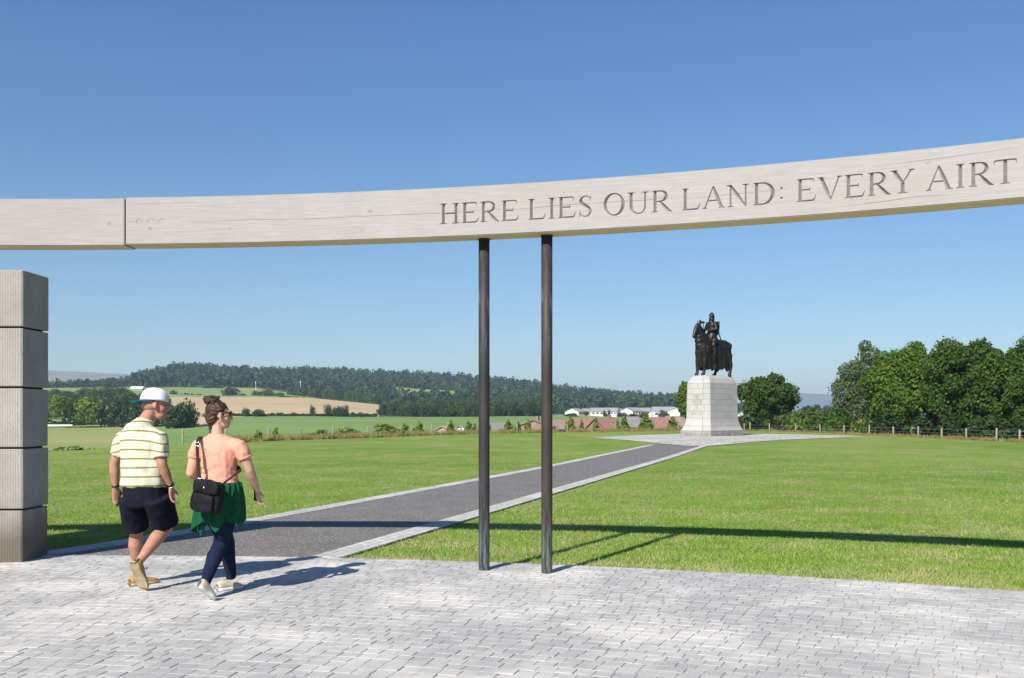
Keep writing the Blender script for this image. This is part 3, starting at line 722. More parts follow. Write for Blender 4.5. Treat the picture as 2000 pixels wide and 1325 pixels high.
def lobes_round(seed, k=15, cz=.58, rz=.40, rx=.47, lob=.22, flat=.85, top=1.):
    g = random.Random(seed); out = [(0, 0, cz, rx*.62, rx*.62, rz*.66)]
    for i in range(k):
        th = math.acos(1-2*(i+.5)/k); ph = i*2.399+g.uniform(-.4, .4); q = g.uniform(.58, .94)
        x, y, z = math.sin(th)*math.cos(ph)*rx*q, math.sin(th)*math.sin(ph)*rx*q, cz+math.cos(th)*rz*q
        rr = lob*g.uniform(.55, 1.3); out.append((x, y, z, rr, rr, rr*flat))
    return out
def lobes_cone(seed, k=7, w_=.32):
    return [(0, 0, .1+.86*i/k, max(.03, w_*(1-i/k)*(1+.1*math.sin(seed+i*2))), max(.03, w_*(1-i/k)), .09) for i in range(k+1)]
def trunk_mb(h=.3, r=.03, limbs=5, seed=1, reach=.3, top=.72):
    g = random.Random(seed); mb = MB()
    mb.tube([(0, 0, -.03), (0, 0, .02), (.004, .003, h*.6), (-.004, .004, h), (.01, -.006, top)], [r*1.5, r*1.1, r*.9, r*.75, r*.2], 8)
    for i in range(limbs):
        ph = i*2.4+g.random(); z0 = h*.75+.05*i
        e = Vector((math.cos(ph)*reach, math.sin(ph)*reach, z0+.16+g.random()*.12))
        mb.tube([(0, 0, z0), e*.5+Vector((0, 0, z0*.5+.01)), e], [r*.5, r*.32, r*.1], 5)
    return mb
PROTO = {}
def proto(kind):
    if kind in PROTO: return PROTO[kind]
    nm, sd = kind.split(':'); sd = int(sd)
    if nm == 'broad': lb, n_, lf, tk = lobes_round(sd, 14, .52, .47, .47, .23), 1700, .05, trunk_mb(.16, .03, 4, sd)
    elif nm == 'bushy': lb, n_, lf, tk = lobes_round(sd, 10, .46, .44, .48, .26), 1200, .06, trunk_mb(.12, .03, 3, sd)
    elif nm == 'column': lb, n_, lf, tk = lobes_round(sd, 10, .52, .46, .44, .3, 1.), 900, .065, trunk_mb(.12, .03, 3, sd)
    elif nm == 'conifer': lb, n_, lf, tk = lobes_cone(sd), 500, .06, trunk_mb(.12, .02, 0, sd)
    elif nm == 'sapling': lb, n_, lf, tk = [(0,0,.25,.42,.42,.22), (.1,0,.45,.3,.3,.2), (-.08,.05,.65,.2,.2,.18), (.02,0,.85,.1,.1,.14)], 330, .085, trunk_mb(.3, .014, 3, sd, .25, .9)
    elif nm == 'weed': lb, n_, lf, tk = lobes_round(sd, 8, .40, .42, .46, .24, 1.), 420, .08, trunk_mb(.2, .012, 4, sd, .3, .7)
    V, Fc = leaves(sd, lb, n_, lf)
    PROTO[kind] = (V, Fc, tk, {}); return PROTO[kind]
def tree(name, kind, mat, u, ytop, ybase, wpx, Z, label, cat='tree', group=None, sink=.4):
    V, Fc, tk, cache = proto(kind)
    if mat.name not in cache: cache[mat.name] = np_mesh('crown', V, Fc, mat)
    if 'trunk' not in cache: cache['trunk'] = mesh('trunk', tk.v, tk.f, M_BARK, True)
    p = W(u, ybase, Z); h = (ybase-ytop)/F*Z; wd = wpx/F*Z
    t = thing(name, label, cat, (p.x, p.y, p.z-sink), rnd.random()*6.28, group); t.scale = (wd, wd, h+sink)
    for nm_ in ('crown', 'trunk'): link(bpy.data.objects.new(nm_, cache[mat.name if nm_ == 'crown' else nm_]), t)
    return t
def big_tree(name, seed, lobes, n, leaf, mat, u, ytop, ybase, wpx, Z, label, trunk, bark=M_BARK, droop=0., group=None):
    p = W(u, ybase, Z); h = (ybase-ytop)/F*Z; wd = wpx/F*Z
    V, Fc = leaves(seed, [(a*wd, b*wd, c*h, d*wd, e*wd, f_*h) for a, b, c, d, e, f_ in lobes], n, leaf, droop)
    t = thing(name, label, 'tree', (p.x, p.y, p.z-.2), 0, group)
    link(bpy.data.objects.new('crown', np_mesh('crown', V, Fc, mat)), t)
    tk = trunk; o = tk.build('trunk', bark, t, True); o.scale = (wd, wd, h); return t
# the stand on the right, and the two trees by the monument
lb = [(0, 0, .30, .36, .36, .16), (-.18, 0, .46, .32, .3, .14), (.14, 0, .5, .3, .3, .15), (-.12, 0, .66, .26, .25, .12), (.12, .1, .70, .26, .25, .13), (.18, 0, .84, .2, .2, .11), (.1, 0, .94, .12, .12, .07), (-.3, 0, .30, .2, .2, .1), (.36, 0, .78, .1, .1, .07), (-.02, 0, .16, .3, .3, .1), (-.3, .1, .52, .14, .14, .07)]
big_tree('birch_tree', 5, lb, 11000, .12, L_BIRCH, 1678, 662, 840, 112, 98, 'slender grey green birch with drooping sprays, left end of the tree stand', trunk_mb(.5, .025, 5, 3, .25, .9), M_BIRCHB, .45, 'trees beyond the lawn on the right')
def maple(seed, cz=.54, rz=.46): return lobes_round(seed, 40, cz, rz, .50, .155, .75)
big_tree('maple_tree', 21, maple(21), 34000, .135, L_MAPLE, 1772, 668, 848, 138, 92, 'bright mid green maple between the birch and the tallest maple', trunk_mb(.2, .035, 5, 4), group='trees beyond the lawn on the right')
big_tree('maple_tree', 22, maple(22), 44000, .13, L_MAPLE2, 1893, 655, 852, 165, 86, 'tallest dark green maple of the stand right of the lawn', trunk_mb(.2, .035, 5, 5), group='trees beyond the lawn on the right')
big_tree('maple_tree', 23, maple(23), 28000, .13, L_MAPLE2, 2000, 668, 856, 130, 82, 'dark maple cut off by the right edge of the photo', trunk_mb(.2, .035, 5, 6), group='trees beyond the lawn on the right')
big_tree('maple_tree', 24, maple(24), 14000, .15, L_LIME, 1968, 690, 850, 70, 90, 'lighter yellow green maple squeezed between two dark maples', trunk_mb(.2, .03, 5, 7), group='trees beyond the lawn on the right')
big_tree('maple_tree', 25, maple(25), 14000, .16, L_GREY, 1838, 688, 850, 90, 104, 'dull blue green maple peeping out behind the gap of the stand', trunk_mb(.2, .03, 5, 8), group='trees beyond the lawn on the right')
big_tree('maple_tree', 26, maple(26), 16000, .16, L_MAPLE2, 2110, 672, 858, 150, 80, 'dark maple beyond the right edge of the stand', trunk_mb(.2, .03, 5, 9), group='trees beyond the lawn on the right')
lo = lobes_round(31, 22, .60, .37, .48, .17, .75)
big_tree('oak_tree', 31, lo, 13000, .17, L_OAK, 1507, 719, 840, 112, 116, 'round dark oak standing alone just right of the stone plinth', trunk_mb(.26, .03, 6, 2, .34, .8))
big_tree('oak_tree', 32, lobes_round(32, 18, .56, .42, .46, .2, .85), 9000, .18, L_MAPLE, 1352, 742, 838, 64, 125, 'green tree half hidden behind the left side of the stone plinth', trunk_mb(.2, .03, 5, 3))
for i, (u, yt, yb, wp, Z, mt, kd, lab) in enumerate([
    (1548, 800, 840, 26, 112, L_LIME, 'weed:3', 'bright lime green shrub at the foot of the lone oak'), (1600, 803, 842, 50, 108, L_MID, 'weed:4', 'low mid green shrub left of the birch'),
    (1636, 796, 843, 50, 104, L_MAPLE, 'weed:5', 'green shrub tucked against the left of the birch'), (1655, 782, 846, 40, 98, L_MAPLE2, 'bushy:6', 'dark shrub under the birch'),
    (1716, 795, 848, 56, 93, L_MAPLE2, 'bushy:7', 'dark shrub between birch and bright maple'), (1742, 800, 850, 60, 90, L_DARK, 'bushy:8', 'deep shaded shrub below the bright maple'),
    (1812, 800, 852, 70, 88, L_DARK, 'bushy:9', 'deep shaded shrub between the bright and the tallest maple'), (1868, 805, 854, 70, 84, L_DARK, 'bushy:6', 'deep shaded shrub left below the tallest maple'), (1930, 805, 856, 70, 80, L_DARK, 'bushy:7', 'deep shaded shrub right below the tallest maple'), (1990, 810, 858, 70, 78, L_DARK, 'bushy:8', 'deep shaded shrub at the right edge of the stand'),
    (1575, 812, 842, 40, 110, L_YELLOW, 'weed:6', 'yellowish low shrub between lime shrub and birch'), (1478, 818, 842, 34, 118, L_MID, 'weed:3', 'low shrub right behind the plinth'), (1680, 812, 848, 40, 96, L_YELLOW, 'weed:7', 'yellow green weeds at the foot of the birch')]):
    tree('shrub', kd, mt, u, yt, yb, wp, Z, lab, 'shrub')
# young trees along the fence
SAP = [(504, 841, 864, 30, 'broad young tree behind the fence right of the woman'), (540, 838, 863, 22, 'bright upright young tree, second to the right of the woman'), (621, 840, 858, 38, 'wide low bush at the fence, left of the pair of poles'), (680, 836, 854, 40, 'wide ragged bush in brown grass at the fence'),
       (757, 827, 851, 48, 'widest bush along the fence'), (790, 829, 850, 20, 'narrow sapling right of the widest bush'), (819, 824, 849, 24, 'tall sapling left of the tan gable'), (881, 822, 846, 18, 'dark sapling in front of the tan gable'), (915, 825, 845, 17, 'bright sapling between tan gable and left pole'), (927, 828, 844, 10, 'thin sapling beside the left pole'),
       (992, 823, 843, 24, 'loose sapling between the two poles'), (1012, 826, 842, 15, 'small sapling between the two poles, further right'), (1032, 821, 842, 16, 'bright sapling left of the right pole'), (1114, 815, 839, 20, 'first yellow green sapling right of the right pole'), (1136, 820, 839, 9, 'thin sapling before the red roofs'), (1164, 816, 840, 14, 'dark brownish sapling before the red roofs'),
       (1206, 822, 844, 12, 'dark low sapling in front of the red gable'), (1221, 815, 838, 17, 'yellow sapling right of the red gable'), (1262, 808, 838, 28, 'tallest sapling, left of the plinth'), (1315, 816, 838, 26, 'wide sapling close to the left side of the plinth')]
for i, (u, yt, yb, wp, lab) in enumerate(SAP):
    e = np.interp(u, CA[:, 0], CA[:, 1])*1.04; nm_ = 'weed:%d' % (11+i % 3) if wp > 30 else 'sapling:%d' % (11+i % 3)
    tree('young_tree', nm_, (L_LIME, L_YELLOW, L_MAPLE)[i % 3], u, yt-3, yb, wp*1.3, e, lab, 'young tree', 'young trees planted along the fence', .25)
tree('bramble_bush', 'weed:21', L_MID, 132, 868, 886, 70, 47.5, 'low spreading bush at the lawn edge right of the pillar', 'bush'); tree('bramble_bush', 'weed:22', L_YELLOW, 178, 868, 884, 46, 49, 'spiky bush at the lawn edge left of the man', 'bush')
# farmland trees
for i, (u, yt, yb, wp, Z, mt, kd, lab) in enumerate([
    (122, 771, 822, 56, 370, L_YELLOW, 'broad:41', 'yellow green tree beside the pillar, left of a twin'), (172, 773, 824, 56, 365, L_YELLOW, 'broad:42', 'yellow green tree, right one of a pair behind the hedge'), (88, 780, 822, 40, 375, L_MID, 'broad:43', 'green tree half hidden by the pillar'),
    (198, 777, 826, 26, 372, L_GREY, 'column:44', 'silvery green tree right of the yellow green pair'), (240, 772, 832, 44, 360, L_DARK, 'broad:45', 'deep green tree above the small white house'), (222, 786, 832, 30, 368, L_DARK, 'bushy:46', 'dark tree behind the small white house'), (270, 782, 834, 46, 352, L_DARK, 'broad:47', 'dark tree behind the head of the man'), (308, 786, 836, 40, 346, L_MID, 'broad:48', 'green tree hidden behind the man'),
    (345, 785, 846, 54, 325, L_DARK, 'broad:49', 'biggest near black tree right of the man'), (369, 786, 843, 34, 330, L_DARK, 'column:50', 'near black tree at the farm roof'), (403, 805, 838, 16, 345, L_MID, 'broad:51', 'small tree behind the farm roof'),
    (106, 760, 780, 36, 640, L_MID, 'broad:52', 'far tree over the yellow green pair, next to the pillar'), (136, 765, 780, 26, 640, L_DARK, 'broad:53', 'dark far tree behind the left yellow green tree'), (166, 758, 780, 36, 640, L_MID, 'broad:54', 'far tree behind the right yellow green tree'), (192, 758, 780, 34, 640, L_MID, 'broad:55', 'far tree left of the copse below the barn'), (232, 756, 782, 54, 640, L_MID, 'broad:41', 'broad copse tree below the pale barn'), (210, 746, 764, 20, 900, L_DARK, 'broad:42', 'dark tree at the foot of the wooded hill'), (255, 768, 784, 30, 640, L_DARK, 'broad:43', 'dark tree below the pale barn'),
    (480, 797, 813, 17, 450, L_MID, 'bushy:61', 'round bush in the wheat hedge, left of two'), (505, 799, 813, 24, 450, L_DARK, 'bushy:62', 'round dark bush in the wheat hedge, right of two'),
    (610, 793, 814, 10, 462, L_DARK, 'column:63', 'lone narrow tree in front of the wheat'), (641, 792, 814, 15, 462, L_DARK, 'column:64', 'wider tree in front of the wheat, second from the left'), (654, 797, 813, 10, 462, L_DARK, 'column:65', 'short tree starting the clump before the wheat'), (661, 795, 813, 11, 462, L_DARK, 'column:66', 'middle tree of the clump before the wheat'), (668, 796, 813, 10, 462, L_DARK, 'column:63', 'fourth tree of the clump before the wheat'), (675, 793, 813, 11, 462, L_DARK, 'column:64', 'pointed tree ending the clump before the wheat'), (688, 805, 813, 11, 462, L_MID, 'bushy:61', 'small bush right of the tree clump before the wheat'), (704, 805, 813, 11, 462, L_MID, 'bushy:62', 'small bush further right before the wheat'),
    (406, 750, 766, 20, 980, L_DARK, 'broad:44', 'dark pasture tree under the hill, left of two'), (427, 754, 766, 20, 980, L_MID, 'broad:45', 'greyish pasture tree under the hill, right of two'), (450, 756, 778, 32, 830, L_DARK, 'broad:46', 'largest dark tree behind the wheat field'), (474, 768, 777, 18, 830, L_DARK, 'bushy:47', 'low bush right of the largest tree behind the wheat'), (498, 763, 777, 13, 830, L_MID, 'broad:48', 'small tree behind the wheat above the woman'), (509, 764, 777, 14, 830, L_DARK, 'broad:49', 'small dark tree behind the wheat above the woman'), (524, 761, 777, 24, 830, L_MID, 'broad:50', 'green tree at the wheat edge under the mast'), (339, 762, 778, 15, 830, L_DARK, 'broad:51', 'small dark tree right of the white cap'), (547, 766, 777, 18, 830, L_MID, 'bushy:48', 'low bush in the gap under the masts'),
    (354, 768, 777, 10, 830, L_DARK, 'bushy:49', 'first low bush of a row right of the cap'), (364, 767, 777, 12, 830, L_DARK, 'bushy:50', 'second low bush of a row right of the cap'), (375, 768, 777, 12, 830, L_DARK, 'bushy:51', 'third low bush of a row right of the cap'), (388, 769, 777, 12, 830, L_DARK, 'bushy:52', 'last low bush of a row right of the cap')]):
    tree('farmland_tree', kd, mt, u, yt, yb, wp, Z, lab, 'tree', 'trees among the farm fields')
g_ = random.Random(5); ORD = 'first second third fourth fifth sixth seventh eighth ninth tenth eleventh twelfth thirteenth'.split()
for i in range(13):
    u = 572+i*13.5+g_.uniform(-3, 3)
    tree('broadleaf_tree', 'broad:%d' % (41+i % 12), (L_MID, L_DARK, L_MID)[i % 3], u, 754+i*1.1+g_.uniform(-3, 3), 779+i*1.3, g_.uniform(18, 30), 900-i*8, ORD[i]+' tree from the left along the wood edge above the wheat', group='broadleaf trees edging the hill wood above the wheat')
for i in range(34):
    u = 742+i*9.6+g_.uniform(-3, 3)
    tree('field_edge_tree', ('broad:%d' if i % 3 else 'bushy:%d') % (41+i % 12), (L_DARK, L_DARK, L_MID)[i % 3], u, (790 if u < 900 else 784)+g_.uniform(-4, 5), 815.5, g_.uniform(15, 26), 515+g_.uniform(-6, 8), 'dark broadleaf tree in the row at the far edge of the green field', group='trees in the row at the far edge of the green field')
for i in range(26):
    u = 765+i*12+g_.uniform(-4, 4); 
    tree('field_edge_tree', 'broad:%d' % (41+i % 12), (L_DARK, L_MID)[i % 2], u, 772+max(0, u-900)*.02+g_.uniform(-3, 5)+8*(u < 900), 806, g_.uniform(20, 30), 690+g_.uniform(-30, 30), 'broadleaf tree of the wood behind the field edge row', group='trees of the wood behind the field edge row')
for i in range(20):
    u = 1060+i*14+g_.uniform(-4, 4)
    tree('field_edge_tree', 'broad:%d' % (41+i % 12), (L_DARK, L_MID)[i % 2], u, 791+(u-1060)*.03+g_.uniform(-3, 3), 810, g_.uniform(16, 26), 740+g_.uniform(-20, 20), 'broadleaf tree behind the white houses', group='trees behind the white houses')
for u, yt, yb, wp, Z, mt, lab in [(1295, 801, 818, 22, 420, L_GREY, 'grey green tree in front of the long white house'), (1257, 804, 822, 20, 430, L_MID, 'green tree below the white houses'), (1190, 801, 811, 6, 540, L_DARK, 'small dark conifer before the white houses'), (1180, 802, 811, 5, 540, L_DARK, 'tiny dark conifer left of another before the white houses'), (1212, 806, 813, 7, 540, L_DARK, 'small bush between two white houses'), (1145, 803, 811, 14, 540, L_MID, 'bush in front of the leftmost white houses'),
                             (1115, 807, 815, 26, 520, L_MID, 'low bush in the far field strip'), (1235, 808, 817, 26, 500, L_DARK, 'low bush below the white houses'), (1577, 792, 808, 24, 420, L_DARK, 'far dark tree in the valley beside the lone oak'), (1596, 790, 806, 16, 430, L_DARK, 'far dark tree in the valley left of the birch'), (1618, 792, 808, 24, 430, L_MID, 'far green tree in the valley next to the birch'), (1640, 795, 812, 30, 420, L_MID, 'far green tree hidden behind the birch')]:
    tree('village_tree', 'broad:%d' % g_.randint(41, 52), mt, u, yt, yb, wp, Z, lab, 'tree')
def hedge(name, pts, h, wd, mat, n, leaf, label, seed=1):
    """pts = (px, y, Z); a long ragged hedge"""
    P = [W(*p) for p in pts]; lob = []; g = random.Random(seed)
    for a, b in zip(P, P[1:]):
        k = max(2, int((b-a).length/(wd*.8)))
        for i in range(k):
            q = a.lerp(b, (i+.5)/k); hh = h*g.uniform(.6, 1.15); lob.append((q.x, q.y, q.z+hh*.45, wd*.6, wd*.6, hh*.55))
    V, Fc = leaves(seed, lob, n, leaf); o = bpy.data.objects.new(name, np_mesh(name, V, Fc, mat)); link(o); return tag(o, label, 'hedge')
hedge('field_hedge', [(440, 813.5, 452), (600, 813, 458), (735, 814, 476)], 1.3, 1.6, L_DARK, 5200, .5, 'thin dark hedge along the foot of the wheat field')
hedge('field_hedge', [(60, 834, 396), (140, 833, 398), (207, 832, 402)], 2.0, 2.2, L_DARK, 3000, .5, 'dark trimmed hedge below the yellow green trees', 2)
hedge('field_hedge', [(545, 776, 806), (640, 782, 806), (735, 791, 800)], 1.2, 2.2, L_MID, 2600, .8, 'thin green hedge along the top of the wheat field', 3)
hedge('field_hedge', [(1180, 813, 560), (1330, 815, 590)], 2, 3, L_MID, 2600, .7, 'green hedge between village roofs and white houses', 4)
hedge('field_hedge', [(1440, 840, 150), (1560, 838, 140), (1650, 842, 118)], 2.4, 2.5, L_MID, 5000, .3, 'ragged hedge behind the fence between the plinth and the birch', 5)

for i, (u, yt, yb, wp, Z, mt, lab) in enumerate([(152, 768, 792, 34, 600, L_DARK, 'dark tree in the second row behind the yellow green pair'), (100, 766, 795, 34, 600, L_MID, 'mid green tree in the second row beside the pillar'), (126, 764, 790, 30, 610, L_DARK, 'dark tree in the second row above the left yellow green tree'), (182, 766, 792, 36, 600, L_MID, 'mid green tree in the second row above the right yellow green tree'),
    (206, 762, 794, 40, 590, L_DARK, 'dark broad tree in the second row left of the copse'), (250, 764, 798, 50, 560, L_MID, 'tree under the pale barn roof'), (286, 766, 800, 46, 560, L_DARK, 'dark tree behind the cap of the man'), (318, 772, 800, 34, 560, L_MID, 'tree right behind the face of the man'), (300, 778, 836, 50, 350, L_DARK, 'large dark tree behind the shoulders of the man'), (150, 784, 826, 40, 368, L_DARK, 'dark tree squeezed between the yellow green pair')]):
    tree('farmland_tree', 'broad:%d' % (41+i % 12), mt, u, yt, yb, wp, Z, lab, 'tree', 'trees among the farm fields')
# the wood that covers the hill
def wood():
    T = []
    for s in range(3): V, Fc = leaves(70+s, lobes_cone(s, 6, .26), 34, .17); T.append((V, Fc))
    for s in range(3): V, Fc = leaves(80+s, lobes_round(s, 6, .5, .42, .40, .26), 40, .19); T.append((V, Fc))
    g = np.random.default_rng(3); Vs, Fs = [], []; b = 0; n_ = 0
    while n_ < 9500:
        u = g.uniform(-500, 1500); Zs, zs = colrow(u)
        t = g.random()**.8; z0 = Zs[6]+6 if u < 735 else np.interp(u, [735, 860, 1000], [Zs[6], Zs[6]-60, Zs[5]+15]); Z = z0+(Zs[7]+25-z0)*t
        if 772 < u < 893 and Zs[6]+70 < Z < Zs[6]+215: continue
        h = g.uniform(7, 13)*(1.0 if t < .9 else .85); con = g.random() < (.35 if t < .25 else .72)
        if u < 260: h *= .7
        V, Fc = T[int(g.integers(0, 3))+(0 if con else 3)]; wd = h*(.62 if con else .95); a = g.uniform(0, 6.28)
        c, s = math.cos(a), math.sin(a); Q = np.empty_like(V)
        Q[:, 0] = (V[:, 0]*c-V[:, 1]*s)*wd+(u-1000)/F*Z; Q[:, 1] = (V[:, 0]*s+V[:, 1]*c)*wd+Z; Q[:, 2] = V[:, 2]*h+np.interp(Z, Zs, zs)-.5
        Vs.append(Q); Fs.append(Fc+b); b += len(V); n_ += 1
    o = bpy.data.objects.new('hill_wood', np_mesh('hill_wood', np.concatenate(Vs), np.concatenate(Fs), L_WOOD)); link(o)
    return tag(o, 'dark mixed wood covering the long hill', 'wood', kind='stuff')
wood()
us = np.arange(772, 896, 6); v = []; f = []
for u in us:
    Zs, zs = colrow(u)
    for i in range(6):
        Z = Zs[6]+75+27*i; v.append(((u-1000)/F*Z, Z, np.interp(Z, Zs, zs)+3.2))
for i in range(len(us)-1):
    for j in range(5): f.append((i*6+j, (i+1)*6+j, (i+1)*6+j+1, i*6+j+1))
tag(obj('wood_clearing', v, f, m_past, smooth=True), kind='structure')

# dry tall grass under the fence
def tall_grass():
    n_ = 60000; u = nr.uniform(440, 2100, n_); cl_ = np.array([mnoise.noise(Vector((a*.035, 5, 0)))+.6*mnoise.noise(Vector((a*.11, 9, 0))) for a in u]); u = u[cl_+nr.random(n_)*.5 > .12]; n_ = len(u); e = np.interp(u, CA[:, 0], CA[:, 1]); Z = e*(1.0+nr.random(n_)*.045); X = (u-1000)/F*Z
    h = np.where(u > 1450, .62, 1)*nr.uniform(.18, .75, n_)*(.5+.5*nr.random(n_)); z = -.03-(Z/e-1)/.05*.5
    wv = .02+.02*nr.random(n_); a = np.stack([X-wv, Z, z], 1); b_ = np.stack([X+wv, Z, z], 1); tp = np.stack([X+nr.normal(0, .15, n_), Z+nr.normal(0, .1, n_), z+h], 1)
    V = np.stack([a, b_, tp], 1).reshape(-1, 3)
    m = leaf_mat('dry_grass', (.28, .19, .09), (.24, .21, .08), (.13, .17, .04), .4, .3)
    return tag(link(bpy.data.objects.new('tall_grass', np_mesh('tall_grass', V, np.arange(3*n_).reshape(-1, 3), m))), 'tall brown seeding grass along the fence', 'grass', kind='stuff')
tall_grass()

# ------------------------------------------------------------------ fences
M_POST = M('fence_post', (.34, .29, .22), (.25, .22, .18), 6, bump=.4, bscale=30)
M_WIRE = M('fence_wire', (.30, .30, .30), rough=.5)
def fence(posts, label):
    P = []
    for u in posts:
        e = np.interp(u, CA[:, 0], CA[:, 1])*1.012; P.append(Vector(((u-1000)/F*e, e, -.12)))
    root = thing('post_and_wire_fence', label, 'fence', P[0]); g = random.Random(len(posts))
    me = MB().tube([(0, 0, -.2), (0, 0, .9), (0, 0, .93)], [.06, .06, .045], 8).box((0, 0, .5), (.09, .09, .6))
    me = mesh('post', me.v, me.f, M_POST)
    for p in P:
        o = bpy.data.objects.new('post', me); link(o, root); o.location = p-P[0]; o.rotation_euler = (g.uniform(-.03, .03), g.uniform(-.04, .04), g.random()); o.scale.z = g.uniform(.9, 1.1)
    for hh in (.25, .5, .75):
        mb = MB()
        for a, b in zip(P, P[1:]): mb.tube([a-P[0]+Vector((0, -.06, hh)), (a+b)/2-P[0]+Vector((0, -.06, hh-.02)), b-P[0]+Vector((0, -.06, hh))], .006, 4)
        mb.build('wire', M_WIRE, root)
fence([357, 441, 525, 587, 652, 718.7, 783, 843, 901, 955, 1010, 1058, 1108, 1156, 1201.7, 1245, 1285.5, 1325.5, 1367, 1410, 1453.7], 'timber post fence along the left lawn edge, running behind the plinth')
fence([1465, 1503, 1554, 1602, 1648.6, 1697.6, 1745, 1793, 1839, 1886.6, 1946, 1991.6, 2040, 2090], 'timber post fence at the right lawn edge before the tree stand')

# ------------------------------------------------------------------ buildings
M_WHITE = M('white_render', (.72, .71, .68), (.64, .63, .60), .6); M_SLATE = M('grey_slate', (.27, .28, .30), (.22, .23, .25), 1.2)
M_RED = M('red_tile', (.21, .105, .085), (.26, .14, .11), 1.5); M_BRN = M('brown_tile', (.20, .15, .12), (.26, .19, .15), 1.5); M_TAN = M('tan_tile', (.40, .29, .20), (.34, .25, .18), 1.5)
M_BRICK = M('brick_wall', (.23, .135, .105), (.28, .18, .135), 3); M_GLASS = M('window_glass', (.04, .05, .06), rough=.15, spec=.6); M_STONE = M('house_stone', (.30, .26, .21), (.36, .31, .26), 2); M_GREYT = M('grey_tile', (.17, .16, .155), (.22, .20, .19), 1.5)
def house(name, u, ybase, yeave, yridge, wpx, Z, wall, roof, label, dep=8., rz=0., chim=True, group=None, hip=0., cat='house', wins=3):
    """gabled house; ridge along local x"""
    p = W(u, ybase, Z); k = Z/F; L = wpx*k; he = (ybase-yeave)*k; hr = (ybase-yridge)*k; d = dep/2; l = L/2
    t = thing(name, label, cat, (p.x, p.y+d, p.z), rz, group)
    mb = MB(); mb.add([(-l, -d, -3), (l, -d, -3), (l, d, -3), (-l, d, -3), (-l, -d, he), (l, -d, he), (l, d, he), (-l, d, he), (-l, 0, hr-.05), (l, 0, hr-.05)], [(0, 1, 5, 4), (2, 3, 7, 6), (1, 2, 6, 9, 5), (3, 0, 4, 8, 7)]); mb.build('wall', wall, t)
    o_ = .35; th = .14; hx = l*hip; v = []
    for s in (-1, 1):
        a = [(-l-o_, s*(d+o_), he-.15), (l+o_, s*(d+o_), he-.15), (l+o_-hx, 0, hr), (-l-o_+hx, 0, hr)]
        v += a+[(x, y, z+th) for x, y, z in a]
    f = []
    for b in (0, 8): f += [(b, b+1, b+2, b+3), (b+4, b+7, b+6, b+5), (b, b+4, b+5, b+1), (b+1, b+5, b+6, b+2), (b+3, b+2, b+6, b+7), (b, b+3, b+7, b+4)]
    if hip: v += [(-l-o_, -d-o_, he), (-l-o_, d+o_, he), (-l-o_+hx, 0, hr+th), (l+o_, -d-o_, he), (l+o_, d+o_, he), (l+o_-hx, 0, hr+th)]; f += [(16, 17, 18), (19, 21, 20)]
    rf = obj('roof', v, f, roof, t)
    if chim: MB().box((l*.6, 0, hr+.3), (.6, .5, 1.1)).build('chimney', M_BRICK if wall is not M_WHITE else M_WHITE, rf)
    for i in range(wins):
        x = -l+L*(i+.5)/wins
        wn = MB().box((x, -d-.03, he*.55), (min(1.3, L/wins*.5), .08, min(1.3, he*.4))).build('window', M_GLASS, t)
    return t
R_ = 'red and brown roofed houses of the village beyond the fence'
for u, yb, ye, yr, wp, Z, wl, rf, rz, lab in [
    (870, 862, 848, 834, 22, 205, M_TAN, M_TAN, .9, 'tan gabled house peeping over the lawn left of the poles'), (903, 858, 842, 833, 15, 215, M_WHITE, M_GREYT, 1.2, 'small pale gable left of the left pole'), (972, 858, 842, 828, 24, 225, M_BRICK, M_GREYT, .1, 'grey roofed house between the two poles'), (1048, 856, 834, 821, 24, 215, M_BRICK, M_BRN, 1.1, 'brown gable just left of the right pole'),
    (1088, 856, 838, 822, 24, 225, M_BRICK, M_BRN, .15, 'brown roofed house just right of the right pole'), (1112, 858, 840, 820, 28, 235, M_BRICK, M_RED, .1, 'first red roofed house right of the right pole'), (1142, 858, 840, 818, 38, 245, M_BRICK, M_RED, -.1, 'long red roof left of the red gable'), (1184, 858, 838, 818, 42, 235, M_BRICK, M_RED, .5, 'red roofed house with gable turned to the lawn'),
    (1236, 852, 834, 815, 26, 250, M_BRICK, M_GREYT, .1, 'grey brown roof left of the tallest sapling'), (1262, 852, 834, 817, 28, 260, M_BRICK, M_BRN, .6, 'brown roof behind the tallest sapling'), (1290, 854, 836, 816, 34, 245, M_BRICK, M_RED, .05, 'red roof left of the plinth'), (1324, 852, 834, 814, 36, 260, M_BRICK, M_BRN, .0, 'brown roof at the left edge of the plinth'),
    (1468, 850, 836, 819, 44, 270, M_BRICK, M_BRN, .1, 'brown roof seen right of the plinth'), (1515, 846, 832, 818, 34, 290, M_BRICK, M_RED, .3, 'red roof behind the trunk of the lone oak'), (1571, 830, 821, 813, 18, 330, M_STONE, M_GREYT, .2, 'small dark roof in the valley right of the lone oak')]:
    house('village_house', u, yb, ye, yr, wp, Z, wl, rf, lab, 8, rz, yr in (821, 818, 834), R_)
Wg = 'white houses on the edge of the wood'
